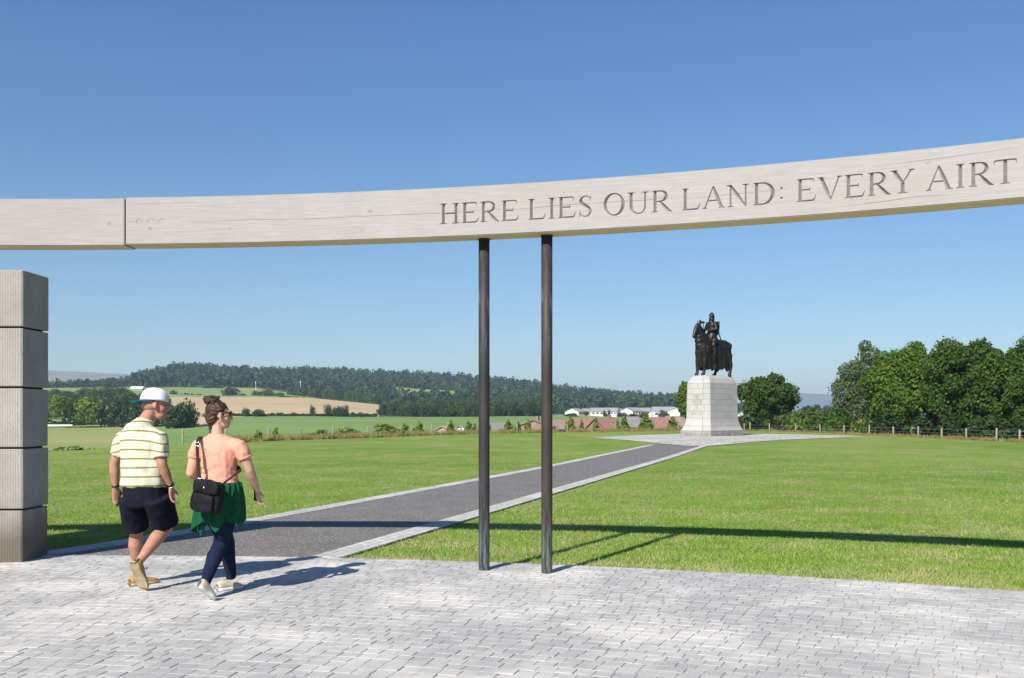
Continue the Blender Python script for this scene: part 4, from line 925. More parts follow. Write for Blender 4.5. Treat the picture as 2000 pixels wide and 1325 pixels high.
for u, yb, ye, yr, wp, Z, rz, lab in [(1124, 812, 804, 798, 22, 560, .9, 'leftmost white house with its gable showing'), (1147, 812, 804, 798.5, 18, 565, .3, 'second small white house from the left'), (1171, 812, 804, 797, 32, 560, .0, 'long white house left of its twin'), (1197, 812, 804, 797, 24, 560, -.3, 'white house right of the long one'), (1214, 812, 805, 799, 14, 575, .2, 'small white house in the middle'),
                                      (1236, 811, 803, 796.5, 30, 565, .7, 'white house with the tall gable'), (1262, 810, 804, 797, 36, 575, .0, 'low long roofed white house in the middle of the row'), (1298, 815, 804, 795, 44, 555, .0, 'longest white house with a pale slate roof'), (1324, 815, 803, 797, 18, 540, 1.35, 'rightmost white gable beside the plinth'), (1459, 818, 810, 805, 18, 560, .3, 'white house seen right of the plinth')]:
    house('white_house', u, yb, ye, yr, wp, Z, M_WHITE, M_SLATE, lab, 9, rz, False, Wg, wins=4)
house('farm_house', 393, 838, 829, 815, 30, 340, M_STONE, M_TAN, 'farmhouse with orange brown hipped roof behind the woman', 9, .25, False, hip=.5); house('farm_barn', 386, 836, 822, 808, 20, 356, M_STONE, M_BRN, 'brown roofed barn behind the orange brown farmhouse', 9, .1, False, cat='barn', wins=0)
house('cottage', 213, 834, 826, 819, 12, 372, M_WHITE, M_SLATE, 'little white cottage at the hedge below dark trees', 4, .2, False); house('gable_house', 221, 832, 812, 803, 9, 385, M_STONE, M_SLATE, 'narrow stone gable among dark trees', 5, .5, True, wins=1)
house('hill_barn', 264, 766, 760, 755, 22, 900, M_STONE, M_WHITE, 'pale roofed barn left of the white cap', 10, .2, False, cat='barn', wins=0); house('hill_barn', 281, 767, 761, 757.5, 20, 910, M_GREYT, M_GREYT, 'dark shed next to the pale roofed barn', 10, .0, False, cat='barn', wins=0)
# silage bales
wrap = M('bale_wrap', (.58, .56, .52), (.50, .48, .45), 2, rough=.4)
mb = MB().tube([(-.55, 0, 0), (-.5, 0, 0), (.5, 0, 0), (.55, 0, 0)], [.45, .52, .52, .45], 12, side=(0, 1, 0)); me = mesh('wrapped_bale', mb.v, mb.f, wrap, True)
for i in range(12):
    p = W(92+i*4.3, 834.3, 392); o = bpy.data.objects.new('wrapped_bale', me); link(o); o.location = (p.x, p.y, p.z+.45); o.rotation_euler = (0, 0, rnd.uniform(-.1, .1)); tag(o, ORD[i]+' pale wrapped bale from the pillar in the row at the field edge', 'bale', 'wrapped bales in a row at the field edge')
def mast(u, yb, yt, Z, label):
    p = W(u, yb, Z); h = (yb-yt)/F*Z; t = thing('telecom_mast', label, 'mast', p); r = .35
    mb = MB()
    for k in range(3): mb.tube([(r*math.cos(k*2.09), r*math.sin(k*2.09), 0), (r*.5*math.cos(k*2.09), r*.5*math.sin(k*2.09), h)], .12, 5)
    for i in range(6): mb.box((0, 0, h*(i+.5)/6), (r*1.2, r*1.2, .12))
    mt = M('galvanised_steel', (.55, .56, .57), rough=.5); mb.build('lattice_tower', mt, t); MB().tube([(0, 0, h*.82), (0, 0, h)], .4, 8).build('antenna', mt, t)
mast(499.5, 770, 745, 900, 'thin grey telecom mast against the hill wood, above the woman'); mast(587, 772, 744, 905, 'second telecom mast, further right against the hill wood')
def car(u, yb, Z, label):
    p = W(u, yb, Z); t = thing('parked_car', label, 'car', p, .1); k = .9
    red = M('red_paint', (.24, .015, .018), rough=.3, spec=.5); mb = MB()
    prof = [(-2.1, .35), (-2.1, .85), (-1.3, .95), (-.7, 1.45), (.7, 1.5), (1.35, .98), (2.1, .85), (2.1, .35)]
    v = [(x, -.8, z) for x, z in prof]+[(x, .8, z) for x, z in prof]; n_ = len(prof)
    mb.add(v, [tuple(range(n_-1, -1, -1)), tuple(range(n_, 2*n_))]+[(i, (i+1) % n_, n_+(i+1) % n_, n_+i) for i in range(n_)]); mb.build('body', red, t)
    MB().box((0, -.81, 1.2), (1.3, .03, .35)).build('side_window', M_GLASS, t)
    for x in (-1.3, 1.3):
        for y in (-.75, .75): MB().tube([(x, y-.1, .33), (x, y+.1, .33)], .33, 10).build('wheel', M_GLASS, t)
car(828, 816.2, 540, 'red car parked at the far edge of the green field')
# ------------------------------------------------------------------ stone plinth
def blob(name, mb, mat, parent, voxel=.01, it=5, fac=.5, disp=None):
    o = mb.build(name, mat); bm = bmesh.new(); bm.from_mesh(o.data); bmesh.ops.recalc_face_normals(bm, faces=bm.faces); bm.to_mesh(o.data); bm.free()
    mod_apply(o, ('REMESH', dict(mode='VOXEL', voxel_size=voxel, use_smooth_shade=True)), ('SMOOTH', dict(iterations=it, factor=fac)))
    o.data.materials.clear(); o.data.materials.append(mat)
    if disp:
        me = o.data; n_ = len(me.vertices); co = np.empty(n_*3, np.float32); me.vertices.foreach_get('co', co); co = co.reshape(-1, 3)
        no = np.array([v.normal[:] for v in me.vertices], np.float32)
        co += no*np.array([disp(Vector(c)) for c in co], np.float32)[:, None]; me.vertices.foreach_set('co', co.ravel()); me.update()
    me = o.data; me.polygons.foreach_set('use_smooth', np.ones(len(me.polygons), bool))
    o.parent = parent; return o
AZH = R(44); HD = Vector((-math.sin(AZH), -math.cos(AZH), 0)); LF = Vector((-HD.y, HD.x, 0))
HX, HY = 2.50, 1.45
pc = Vector((15.5, 80, 0))-HD*HX-LF*HY; RZ = math.atan2(HD.y, HD.x)
def plinth_stone():
    m, nt, b = base_mat('plinth_granite', .7, .3)
    co = coords(nt, 'pos'); oi = N(nt, 'ShaderNodeObjectInfo').outputs['Random']
    c = mixc(nt, oi, (.335, .325, .305), (.40, .39, .365))
    c = mixc(nt, rng_map(nt, noise_tex(nt, co, 2.2, 5, .65), .45, .75, 0, .5), c, (.41, .41, .385))
    sep = N(nt, 'ShaderNodeSeparateXYZ'); nt.links.new(coords(nt, 'pos'), sep.inputs[0])
    run = rng_map(nt, noise_tex(nt, coords(nt, 'pos', (3, 3, .35)), 1.6, 4), .54, .72, 0, .5)
    c = mixc(nt, run, c, (.36, .37, .33))
    damp = mathn(nt, 'MULTIPLY', rng_map(nt, sep.outputs[2], .25, .42, 1, 0), rng_map(nt, noise_tex(nt, co, 2.5, 4), .35, .6, .3, 1))
    c = mixc(nt, mathn(nt, 'MULTIPLY', damp, .75), c, (.16, .155, .14))
    nt.links.new(c, b.inputs['Base Color']); bumpn(nt, b, noise_tex(nt, co, 12, 4), .2, .02); return m
m_pl = plinth_stone(); m_mort = M('mortar', (.16, .16, .15))
pl = thing('stone_plinth', 'tall pale granite plinth with flared foot and inscription under the bronze rider', 'plinth', pc, RZ)
PROFZ = [0, .38, .41, .62, .85, 1.10, 1.42, 4.18, 4.34, 4.50, 4.68, 4.83]; PROFI = [0, 0, .03, .13, .21, .27, .31, .365, .41, .48, .61, .83]
def outline(z, extra=0.):
    i = np.interp(z, PROFZ, PROFI)+extra; hx, hy = HX-i, HY-i; c = np.interp(z, [0, .4, 1.4, 4.2], [.08, .10, .17, .17])
    return [Vector(p+(z,)) for p in ((hx, -hy+c), (hx, hy-c), (hx-c, hy), (-hx+c, hy), (-hx, hy-c), (-hx, -hy+c), (-hx+c, -hy), (hx-c, -hy))]
def peri(z, s, extra=0.):
    """s in 0..8: edge index + fraction"""
    o_ = outline(z, extra); k = int(s) % 8; return o_[k].lerp(o_[(k+1) % 8], s-int(s))
courses = [(0, .38, 4, 2), (.41, .80, 3, 2), (.80, 1.42, 4, 2), (1.42, 1.96, 3, 2), (1.96, 2.47, 4, 3), (2.47, 2.92, 3, 2), (2.92, 3.36, 4, 3), (3.36, 3.77, 3, 2), (3.77, 4.18, 4, 3), (4.18, 4.50, 3, 2), (4.50, 4.83, 3, 2)]
for ci, (z0, z1, nl, ns) in enumerate(courses):
    cuts = []
    for e, n_ in ((0, ns), (2, nl), (4, ns), (6, nl)):
        for i in range(n_): cuts.append(e+min(.97, max(.03, (i+.5)/n_+rnd.uniform(-.06, .06)/n_)))
    lev = [z0+.007]+[z for z in PROFZ if z0+.05 < z < z1-.05]+[z1-.007]
    for a, b_ in zip(cuts, cuts[1:]+[cuts[0]+8]):
        g = .013; ss = [a+g/(2.2 if int(a) in (0, 4) else 5)]+[k for k in range(int(a)+1, int(b_)+1)]+[b_-g/(2.2 if int(b_) % 8 in (0, 4) else 5)]
        v = []; f = []; m_ = len(ss); pr = rnd.uniform(-.004, .004)
        for ex in (pr, .32):
            for z in lev: v += [peri(z, s % 8, ex) for s in ss]
        L_ = len(lev); off = L_*m_
        for i in range(L_-1):
            for j in range(m_-1):
                q = i*m_+j; f.append((q, q+1, q+m_+1, q+m_)); f.append((off+q, off+q+m_, off+q+m_+1, off+q+1))
        for j in range(m_-1): f.append((j, off+j, off+j+1, j+1)); q = (L_-1)*m_+j; f.append((q, q+1, off+q+1, off+q))
        for i in range(L_-1):
            for j in (0, m_-1): q = i*m_+j; f.append((q, q+m_, off+q+m_, off+q) if j == 0 else (q, off+q, off+q+m_, q+m_))
        obj('granite_block', v, f, m_pl, pl)
v = []; f = []
zz = [0, .38, .41, .62, .85, 1.1, 1.42, 4.18, 4.34, 4.5, 4.68, 4.80]
for z in zz: v += outline(z, .05)
for i in range(len(zz)-1): f += [(i*8+k, i*8+(k+1) % 8, i*8+8+(k+1) % 8, i*8+8+k) for k in range(8)]
f.append(tuple((len(zz)-1)*8+k for k in range(8)))
obj('core', v, f, m_mort, pl)
o_ = outline(4.822, .3); obj('top_slab', [Vector((p.x, p.y, 4.823)) for p in o_]+[Vector((p.x, p.y, 4.6)) for p in o_], [tuple(range(8))]+[((k+1) % 8, k, 8+k, 8+(k+1) % 8) for k in range(8)], m_pl, pl)
m_ins = M('inscription_grey', (.27, .26, .23), (.34, .33, .30), 4)  # raised strokes in a mottled grey, darker than the blocks
for li, (txt, z) in enumerate((('ROBERT', 3.13), ('THE', 2.90), ('BRUCE', 2.66), ('KING', 2.42), ('OF', 2.19), ('SCOTS', 1.96), ('1306-1329', 1.70))):
    mb = MB(); n_ = len(txt); w_ = .155 if n_ < 7 else .115; hgt = .165
    for k, ch in enumerate(txt):
        y0 = (k-n_/2)*w_*1.12
        sts = [[(.2, .5, .01), (.8, .5, .01)]] if ch == '-' else LET(ch)
        for st in sts:
            for (xa, ya, wa), (xb, yb, wb) in zip(st, st[1:]):
                if max(wa, wb) < .009: continue
                for q, (xx, yy) in enumerate(((xa, ya), (xb, yb))): pass
                A_ = Vector((0, y0+xa*w_, z+ya*hgt)); B_ = Vector((0, y0+xb*w_, z+yb*hgt)); d = B_-A_
                if d.length < 1e-4: continue
                d.normalize(); nn = Vector((0, -d.z, d.y))*.013
                q = [A_+nn, B_+nn, B_-nn, A_-nn]
                v = []
                for p in q:
                    xf = HX-np.interp(p.z, PROFZ, PROFI); v.append(Vector((xf+.008, p.y, p.z)))
                for p in q: v.append(Vector((HX-np.interp(p.z, PROFZ, PROFI)-.02, p.y, p.z)))
                mb.add(v, [(0, 1, 2, 3), (0, 4, 5, 1), (1, 5, 6, 2), (2, 6, 7, 3), (3, 7, 4, 0)])
    mb.build('inscription_line', m_ins, pl)

# ------------------------------------------------------------------ bronze horse and rider
def bronze():
    m, nt, b = base_mat('statue_bronze', .42, .5, .6)
    co = coords(nt, 'pos'); c = mixc(nt, rng_map(nt, noise_tex(nt, co, 3, 5), .35, .65), (.017, .0145, .013), (.033, .027, .023))
    c = mixc(nt, rng_map(nt, noise_tex(nt, coords(nt, 'pos', (3, 3, .4)), 3, 4), .6, .75, 0, .4), c, (.05, .065, .06))
    nt.links.new(c, b.inputs['Base Color']); bumpn(nt, b, noise_tex(nt, co, 9, 4), .35, .03); return m
m_bz = bronze()
st = thing('equestrian_statue', 'dark bronze statue of an armoured rider with axe on a draped horse', 'statue', pc+Vector((0, 0, 4.823))+HD*.12, RZ-R(15))
hm = MB(); Y = (0, 1, 0)
hm.tube([(-1.85, 0, 2.0), (-1.72, 0, 2.22), (-1.35, 0, 2.28), (-.7, 0, 2.2), (0, 0, 2.15), (.6, 0, 2.22), (1.05, 0, 2.28), (1.32, 0, 2.2), (1.45, 0, 2.1)], [(.2, .25), (.5, .55), (.62, .68), (.62, .68), (.6, .66), (.6, .72), (.56, .68), (.4, .5), (.2, .3)], 16, side=Y)
hm.tube([(.62, 0, 2.35), (.95, 0, 2.75), (1.2, .02, 3.2), (1.38, .04, 3.6), (1.46, .05, 3.9)], [(.46, .75), (.38, .62), (.29, .46), (.235, .36), (.18, .24)], 14, side=Y)
hm.tube([(1.30, .05, 4.02), (1.48, .06, 3.95), (1.70, .09, 3.62), (1.88, .12, 3.28), (1.97, .14, 3.06), (1.98, .14, 2.97)], [(.12, .13), (.19, .27), (.19, .25), (.145, .18), (.13, .15), (.08, .08)], 12, side=Y)
hm.ell((1.60, .07, 3.55), (.17, .17, .28)); hm.ell((1.93, .13, 3.02), (.12, .12, .10))
for s in (-1, 1):
    hm.tube([(1.36, .05+s*.12, 4.05), (1.37, .05+s*.14, 4.2), (1.38, .05+s*.13, 4.36), (1.38, .05+s*.12, 4.46)], [.07, .075, .045, .01], 8)
    hm.ell((1.62, .07+s*.17, 3.78), (.06, .04, .05))
for i in range(9):
    t = i/8; hm.ell((.72+.58*t-.32*(1-t)*.9+.02, .03, 3.0+1.05*t), (.16, .07, .13))
for x, y, k in ((1.05, .34, .12), (1.20, -.30, .10), (-.62, -.34, .0), (-1.55, .36, -.12)):
    if x > 0: hm.tube([(x-.12, y*.9, 1.7), (x-.02, y, 1.2), (x, y, .85), (x+.02, y, .5), (x+.03, y, .28), (x+k, y, .13)], [.26, .21, .17, .13, .125, .14], 10)
    else: hm.tube([(x+.05, y, 1.8), (x-.02, y, 1.25), (x-.22, y, .86), (x-.16, y, .5), (x-.12, y, .28), (x-.02, y, .13)], [.34, .25, .17, .13, .125, .14], 10)
    hm.tube([(x+k+.02, y, .15), (x+k+.05, y, .02), (x+k+.06, y, 0)], [(.13, .14), (.17, .19), (.16, .18)], 10)
blob('horse', hm, m_bz, st, .045, 4)
# caparison: a long cloth hung over the horse
def cloth():
    n_ = 140; rows = 26; v = []; f = []; g = random.Random(4)
    for r_ in range(rows+1):
        t = r_/rows
        for k in range(n_):
            a = 2*math.pi*k/n_; ca, sa = math.cos(a), math.sin(a)
            hem = .53+.10*math.sin(a*7+1)+.07*math.sin(a*13)+(.32*max(0, math.cos(a*2+.3))**2 if abs(sa) > .5 else 0)*.3
            z = 2.93*(1-t)+hem*t
            zz = np.array([.5, .9, 1.4, 1.9, 2.3, 2.6, 2.8, 2.93])
            fx = np.interp(z, zz, [1.14, 1.20, 1.34, 1.48, 1.48, 1.33, 1.1, .8]); bx = np.interp(z, zz, [1.80, 1.82, 1.86, 1.90, 1.90, 1.78, 1.52, 1.2]); wy = np.interp(z, zz, [.58, .60, .64, .67, .66, .55, .38, .16])
            e = .72; X = (fx if ca > 0 else bx)*math.copysign(abs(ca)**e, ca); Y_ = wy*math.copysign(abs(sa)**e, sa)
            rip = (.075*math.sin(a*17+.8*math.sin(a*3)+z*.7)+.05*math.sin(a*29+z*1.3))*min(1, t*1.5)**1.3
            q = 1+rip/max(.5, math.hypot(X, Y_))
            if -.3 < X < .9: Y_ *= 1-.10*t
            v.append((X*q, Y_*q, z+(.05*math.cos(X*1.2) if r_ == 0 else 0)))
    for r_ in range(rows):
        for k in range(n_): f.append((r_*n_+k, (r_+1)*n_+k, (r_+1)*n_+(k+1) % n_, r_*n_+(k+1) % n_))
    f.append(tuple(range(n_)))
    o = obj('caparison', v, f, m_bz, st, True)
    mod_apply(o, ('SOLIDIFY', dict(thickness=.05, offset=-1))); return o
cloth()
cm = MB()   # cloth and armour over the neck and chest
cm.tube([(.7, 0, 2.35), (1.0, 0, 2.72), (1.2, .02, 3.1), (1.32, .03, 3.35)], [(.56, .86), (.47, .72), (.37, .56), (.30, .44)], 16, side=Y)
blob('crinet', cm, m_bz, st, .05, 3, disp=lambda c: .02*math.sin(c.z*16+c.x*5))
rm = MB()   # rider: one continuous figure
rm.tube([(-.02, 0, 2.98), (0, 0, 3.2), (.02, 0, 3.5), (.02, 0, 3.8), (.0, 0, 4.1), (-.02, 0, 4.3), (0, 0, 4.42)], [(.42, .34), (.41, .33), (.34, .27), (.37, .29), (.43, .31), (.40, .26), (.18, .17)], 16, side=Y)
rm.tube([(0, 0, 4.3), (.02, .02, 4.55), (.03, .03, 4.68)], [.24, .19, .18], 12); rm.ell((.06, .04, 4.78), (.19, .165, .24)); rm.ell((.23, .06, 4.76), (.05, .035, .06)); rm.ell((.19, .055, 4.65), (.07, .08, .06))
for s in (-1, 1):
    rm.ell((0, s*.43, 4.22), (.18, .17, .17))
    kn = Vector((.48, s*.80, 2.45)); an = Vector((.42, s*.86, 1.62+(.0 if s > 0 else .12)))
    rm.tube([(.0, s*.22, 3.12), (.22, s*.6, 2.85), kn], [.30, .27, .18], 12); rm.ell(kn, (.19, .17, .17)); rm.tube([kn, kn*.55+an*.45+Vector((-.05, 0, 0)), an], [.165, .17, .10], 10)
    rm.tube([an+Vector((-.08, 0, .0)), an+Vector((.06, 0, -.07)), an+Vector((.28, s*.03, -.13)), an+Vector((.47, s*.05, -.2))], [(.09, .1), (.105, .10), (.09, .07), (.03, .025)], 10, side=Y)
    if s > 0: el, wr = Vector((.0, .62, 3.75)), Vector((.42, .36, 3.68))
    else: el, wr = Vector((.12, -.62, 3.75)), Vector((.52, -.44, 3.5))
    rm.tube([(0, s*.43, 4.22), el], [.16, .135], 10); rm.ell(el, (.15, .15, .14)); rm.tube([el, el.lerp(wr, .5), wr], [.14, .125, .09], 10)
    rm.ell(wr+(wr-el).normalized()*.09, (.12, .10, .09))
    hand_dir = (wr-el).normalized()
    for k in range(4): p = wr+hand_dir*.14+Vector((0, 0, .07-.045*k)); rm.tube([p, p+hand_dir*.07+Vector((0, -s*.02, 0)), p+hand_dir*.06+Vector((-.02, -s*.09, 0))], [.035, .033, .03], 6)
    rm.tube([wr+hand_dir*.05+Vector((0, 0, .08)), wr+hand_dir*.13+Vector((0, -s*.05, .11))], [.035, .03], 6)
blob('rider', rm, m_bz, st, .03, 4, disp=lambda c: .012*math.sin(c.z*22)*(1 if c.z < 2.9 else .5))
h_ = MB().tube([(.02, .02, 4.42), (.03, .02, 4.55), (.03, .03, 4.66)], [(.245, .24), (.22, .22), (.215, .22)], 16)
h_.tube([(.02, .03, 4.66), (.02, .03, 4.80), (.02, .03, 4.92), (.02, .03, 5.04), (.01, .03, 5.12)], [(.215, .22), (.215, .225), (.19, .20), (.11, .12), (.02, .02)], 16)
hp = h_.build('helmet', m_bz, st, True); hp.location = (-.035, 0, .03)
MB().tube([(.15, .035, 4.92), (.24, .045, 4.93), (.26, .045, 4.91)], [(.17, .02), (.12, .02), (.05, .01)], 12, side=Y).build('helmet_brow', m_bz, st, True)
sk = MB().tube([(0, 0, 3.55), (.02, 0, 3.3), (.04, 0, 3.0), (.08, 0, 2.75), (.12, 0, 2.62)], [(.38, .31), (.48, .40), (.60, .50), (.72, .62), (.76, .7)], 28, side=Y)
blob('surcoat', sk, m_bz, st, .04, 2, disp=lambda c: .03*math.sin(math.atan2(c.y, c.x)*14)*(3.6-c.z))
ax = MB().tube([(.48, -.42, 3.2), (.54, -.40, 3.6), (.60, -.30, 4.30), (.61, -.29, 4.42)], [.035, .035, .032, .03], 8)
ax.build('axe_shaft', m_bz, st, True)
o = Vector((.60, -.30, 4.32)); v = []
for yy in (-.03, .03): v += [o+Vector(p)+Vector((0, yy, 0)) for p in ((-.05, 0, -.07), (.16, 0, -.08), (.36, 0, -.25), (.44, 0, .0), (.38, 0, .2), (.17, 0, .08), (-.05, 0, .09), (-.2, 0, .02))]
obj('axe_head', v, [tuple(range(7, -1, -1)), tuple(range(8, 16))]+[(k, (k+1) % 8, 8+(k+1) % 8, 8+k) for k in range(8)], m_bz, st)
sw = MB().tube([(-.1, .62, 3.62), (-.22, .66, 3.3), (-.75, .78, 2.0), (-.8, .79, 1.88)], [(.05, .05), (.06, .03), (.05, .025), (.01, .01)], 8); sw.box((-.16, .64, 3.46), (.36, .06, .06)); sw.ell((-.08, .62, 3.68), (.06, .06, .06)); sw.build('sword', m_bz, st)
v = []
for k in range(9):
    a = (k-4)/4; 
    for z, w2 in ((4.38, .44), (4.0, .46), (3.6, .40), (3.25, .22)): v.append((-.36-.08*(1-a*a), a*w2+.12, z))
f = [(k*4+r_, k*4+4+r_, k*4+5+r_, k*4+1+r_) for k in range(8) for r_ in range(3)]
so = obj('shield', v, f, m_bz, st, True); mod_apply(so, ('SOLIDIFY', dict(thickness=.06)))
# ------------------------------------------------------------------ people
def skin_mat(name, c1, c2):
    m, nt, b = base_mat(name, .55, .35); co = coords(nt, 'pos')
    c = mixc(nt, rng_map(nt, noise_tex(nt, co, 14, 4), .35, .65), c1, c2); nt.links.new(c, b.inputs['Base Color'])
    b.inputs['Subsurface Weight'].default_value = .08; b.inputs['Subsurface Radius'].default_value = (.02, .008, .005); bumpn(nt, b, noise_tex(nt, co, 120, 3), .15, .003); return m
def cloth_mat(name, c1, c2, sc=25, bs=160, rough=.9):
    m, nt, b = base_mat(name, rough, .15); co = coords(nt, 'pos')
    c = mixc(nt, rng_map(nt, noise_tex(nt, co, sc, 5), .35, .65), c1, c2); nt.links.new(c, b.inputs['Base Color']); bumpn(nt, b, noise_tex(nt, co, bs, 4), .3, .004)
    b.inputs['Specular IOR Level'].default_value = .1; return m
S_MAN = skin_mat('man_skin', (.40, .205, .14), (.34, .16, .11)); S_LEG = S_MAN
S_WOM = skin_mat('woman_skin', (.50, .295, .215), (.45, .25, .18))
M_EYE = M('eye_dark', (.03, .025, .02), rough=.2); M_BLACK = M('black_plastic', (.012, .012, .013), rough=.3, spec=.5)
class Fig:
    def __init__(s, Z, k0, root): s.Z = Z; s.root = root; s.o = Vector(root.location); s.tan = k0
    def p(s, px, py, dz=0.): return W(px, py, s.Z+dz)-s.o
def frame(fwd, up=(0, 0, 1)):
    f = Vector(fwd).normalized(); u = Vector(up); u = (u-f*u.dot(f)).normalized(); r = f.cross(u); return Matrix((f, -r, u)).transposed()   # columns: forward, left, up
def head(mb, c, fwd, up=(0, 0, 1), k=1.):
    m = frame(fwd, up); A = lambda x, y, z: c+m @ Vector((x, y, z))*k; E_ = lambda q, r: mb.ell(A(*q), tuple(x*k for x in r), 14, 10, m)
    E_((-.012, 0, .035), (.098, .076, .092)); E_((.035, 0, -.01), (.062, .062, .085)); E_((.045, 0, -.075), (.048, .050, .042)); E_((.075, 0, -.088), (.024, .026, .022))
    E_((.075, 0, .038), (.024, .052, .018)); mb.tube([A(.085, 0, .025), A(.108, 0, -.005), A(.118, 0, -.022), A(.09, 0, -.034)], [.008*k, .012*k, .015*k, .012*k], 8)
    E_((.092, 0, -.052), (.014, .024, .008)); E_((.09, 0, -.066), (.014, .022, .008))
    for s in (-1, 1):
        E_((-.008, s*.078, -.004), (.020, .012, .033)); E_((.05, s*.042, -.025), (.03, .022, .028))
    return A
def hand(mb, wrist, d, side, k=1., curl=.9):
    """d: direction of the forearm, side: direction from little finger to index finger; the palm closes towards d x side"""
    d = Vector(d).normalized(); s = Vector(side); s = (s-d*s.dot(d)).normalized(); n_ = d.cross(s)
    mb.tube([wrist-d*.02, wrist+d*.02*k, wrist+d*.055*k, wrist+d*.095*k], [(.028*k, .020*k), (.033*k, .018*k), (.041*k, .017*k), (.038*k, .014*k)], 10, side=s)
    for i, L in enumerate((.066, .078, .083, .074)):
        b = wrist+d*.090*k+s*(-.030+.020*i)*k; q = d.copy(); pts = [b]; rr = [.0095*k]
        for j, part in enumerate((.45, .32, .25)):
            a = curl*(.35+.55*j)*.8; q = (d*math.cos(a)+n_*math.sin(a)); pts.append(pts[-1]+q*L*part*k); rr.append((.009-.001*j)*k)
        mb.tube(pts, rr, 6)
    b = wrist+d*.03*k+s*.030*k; mb.tube([b, b+(d*.6+s*.6+n_*.4).normalized()*.035*k, b+(d*.9+s*.35+n_*.55).normalized()*.068*k], [.013*k, .011*k, .008*k], 7)
def shoe(parent, heel, toe, up, m_up, m_sole, L=.285, wk=1., name='shoe', lace=None, tread=False):
    heel, toe = Vector(heel), Vector(toe); fx = (toe-heel).normalized(); u = Vector(up); u = (u-fx*u.dot(fx)).normalized(); sx = u.cross(fx)
    T = [0, .04, .12, .25, .4, .55, .7, .82, .92, 1]; HW = [.014, .028, .035, .036, .035, .039, .045, .044, .033, .012]; HT = [.062, .078, .086, .088, .080, .066, .056, .050, .042, .026]
    v = []; n_ = 12; f = []
    for t, hw, ht in zip(T, HW, HT):
        c = heel+fx*L*t
        for k in range(n_):
            a = math.pi*k/(n_-1); v.append(c+sx*math.cos(a)*hw*.97*wk+u*(.018+math.sin(a)**.8*(ht-.018)))
    for i in range(len(T)-1):
        for k in range(n_-1): f.append((i*n_+k, i*n_+k+1, (i+1)*n_+k+1, (i+1)*n_+k))
        f.append(((i+1)*n_, (i+1)*n_+n_-1, i*n_+n_-1, i*n_))
    f += [tuple(range(n_)), tuple((len(T)-1)*n_+k for k in range(n_-1, -1, -1))]
    o = obj(name, v, f, m_up, parent, True); v = []; f = []; T2 = np.linspace(-.015, 1.015, 23); m_ = 2
    for t in T2:
        hw = np.interp(t, T, HW)*1.10*wk+.003; c = heel+fx*L*t
        gr = .004*(int(t*40) % 2) if tread else 0; arch = .007*math.exp(-((t-.42)/.12)**2) if tread else 0
        for h_, q in ((.024, 1), (.002, 1), (0.+gr+arch, .93), (0.+gr+arch, -.93), (.002, -1), (.024, -1)): v.append(c+sx*hw*q+u*h_)
    for i in range(len(T2)-1):
        for k in range(6): f.append((i*6+k, (i+1)*6+k, (i+1)*6+(k+1) % 6, i*6+(k+1) % 6))
    f += [tuple(range(5, -1, -1)), tuple((len(T2)-1)*6+k for k in range(6))]
    so = obj('sole', v, f, m_sole, o, True)
    if lace:
        mb = MB()
        for t in (.40, .47, .54): c = heel+fx*L*t; h_ = np.interp(t, T, HT)+.002; mb.tube([c-sx*.02+u*(h_-.006), c+u*h_, c+sx*.02+u*(h_-.006)], .003, 5)
        c = heel+fx*L*.42+u*.085; mb.tube([c, c+sx*.03+u*.02, c+sx*.045+u*.0, c], .0028, 5); mb.tube([c, c-sx*.03+u*.02, c-sx*.04, c], .0028, 5)
        mb.build('lace', lace, o, True)
    return o
def wrinkle(seed, amp, sc, zs=1.): return lambda c: amp*(mnoise.noise(Vector((c.x*sc+seed, c.y*sc, c.z*sc*zs)))+.5*mnoise.noise(Vector((c.x*sc*2.3, c.y*sc*2.3+seed, c.z*sc*2.3*zs))))

# --- the man
ZM = 9.0; mp = G(292, 1146); man = thing('person', 'man in striped pale yellow T-shirt, navy shorts and backwards white cap, walking away', 'person', (mp.x, ZM, 0))
f_ = Fig(ZM, 0, man); YAW = R(24); LAT = Vector((math.cos(YAW), -math.sin(YAW), 0)); FWD = Vector((math.sin(YAW), math.cos(YAW), 0))
P = f_.p
pel, hipL, hipR = P(285, 962), P(262, 975, .07), P(308, 973, -.05)
hc = P(303, 793, .03); hf = Vector((.90, .40, -.10))
bd = MB(); A = head(bd, hc, hf, (-.08, .05, 1), 1.04)
bd.tube([P(276, 838, .02), P(284, 822, .02), P(292, 810, .02), P(297, 798, .02)], [(.075, .07), (.064, .066), (.060, .064), (.056, .06)], 12)
TORSO = [(284, 985, .16, .13), (284, 960, .185, .14), (283, 925, .178, .135), (280, 890, .185, .135), (277, 862, .19, .125), (275, 843, .165, .10), (276, 832, .09, .08)]
bd.tube([P(a, b) for a, b, c, d in TORSO], [(c*.93, d*.93) for a, b, c, d in TORSO], 16, side=LAT)
shL, shR = P(241, 855, .09), P(313, 857, -.07)
elL, wrL = P(223, 908, .12), P(226, 953, .15); elR, wrR = P(316, 908, -.12), P(334, 950, -.04)
for sh, el, wr in ((shL, elL, wrL), (shR, elR, wrR)):
    bd.tube([sh, sh.lerp(el, .5), el], [.058, .052, .043], 12); bd.tube([el, el.lerp(wr, .3), el.lerp(wr, .75), wr], [.043, .046, .034, .027], 12); bd.ell(el, (.043, .043, .045))
hand(bd, wrL, P(228, 985, .15)-wrL, FWD*.9+LAT*.3, 1.03, 1.1); hand(bd, wrR, P(337, 985, -.05)-wrR, FWD*.95-LAT*.25, 1.03, 1.0)
knL, anL = P(266, 1040, .16), P(270, 1117, .24); knR, anR = P(325, 1030, .10), P(270, 1099, -.22)
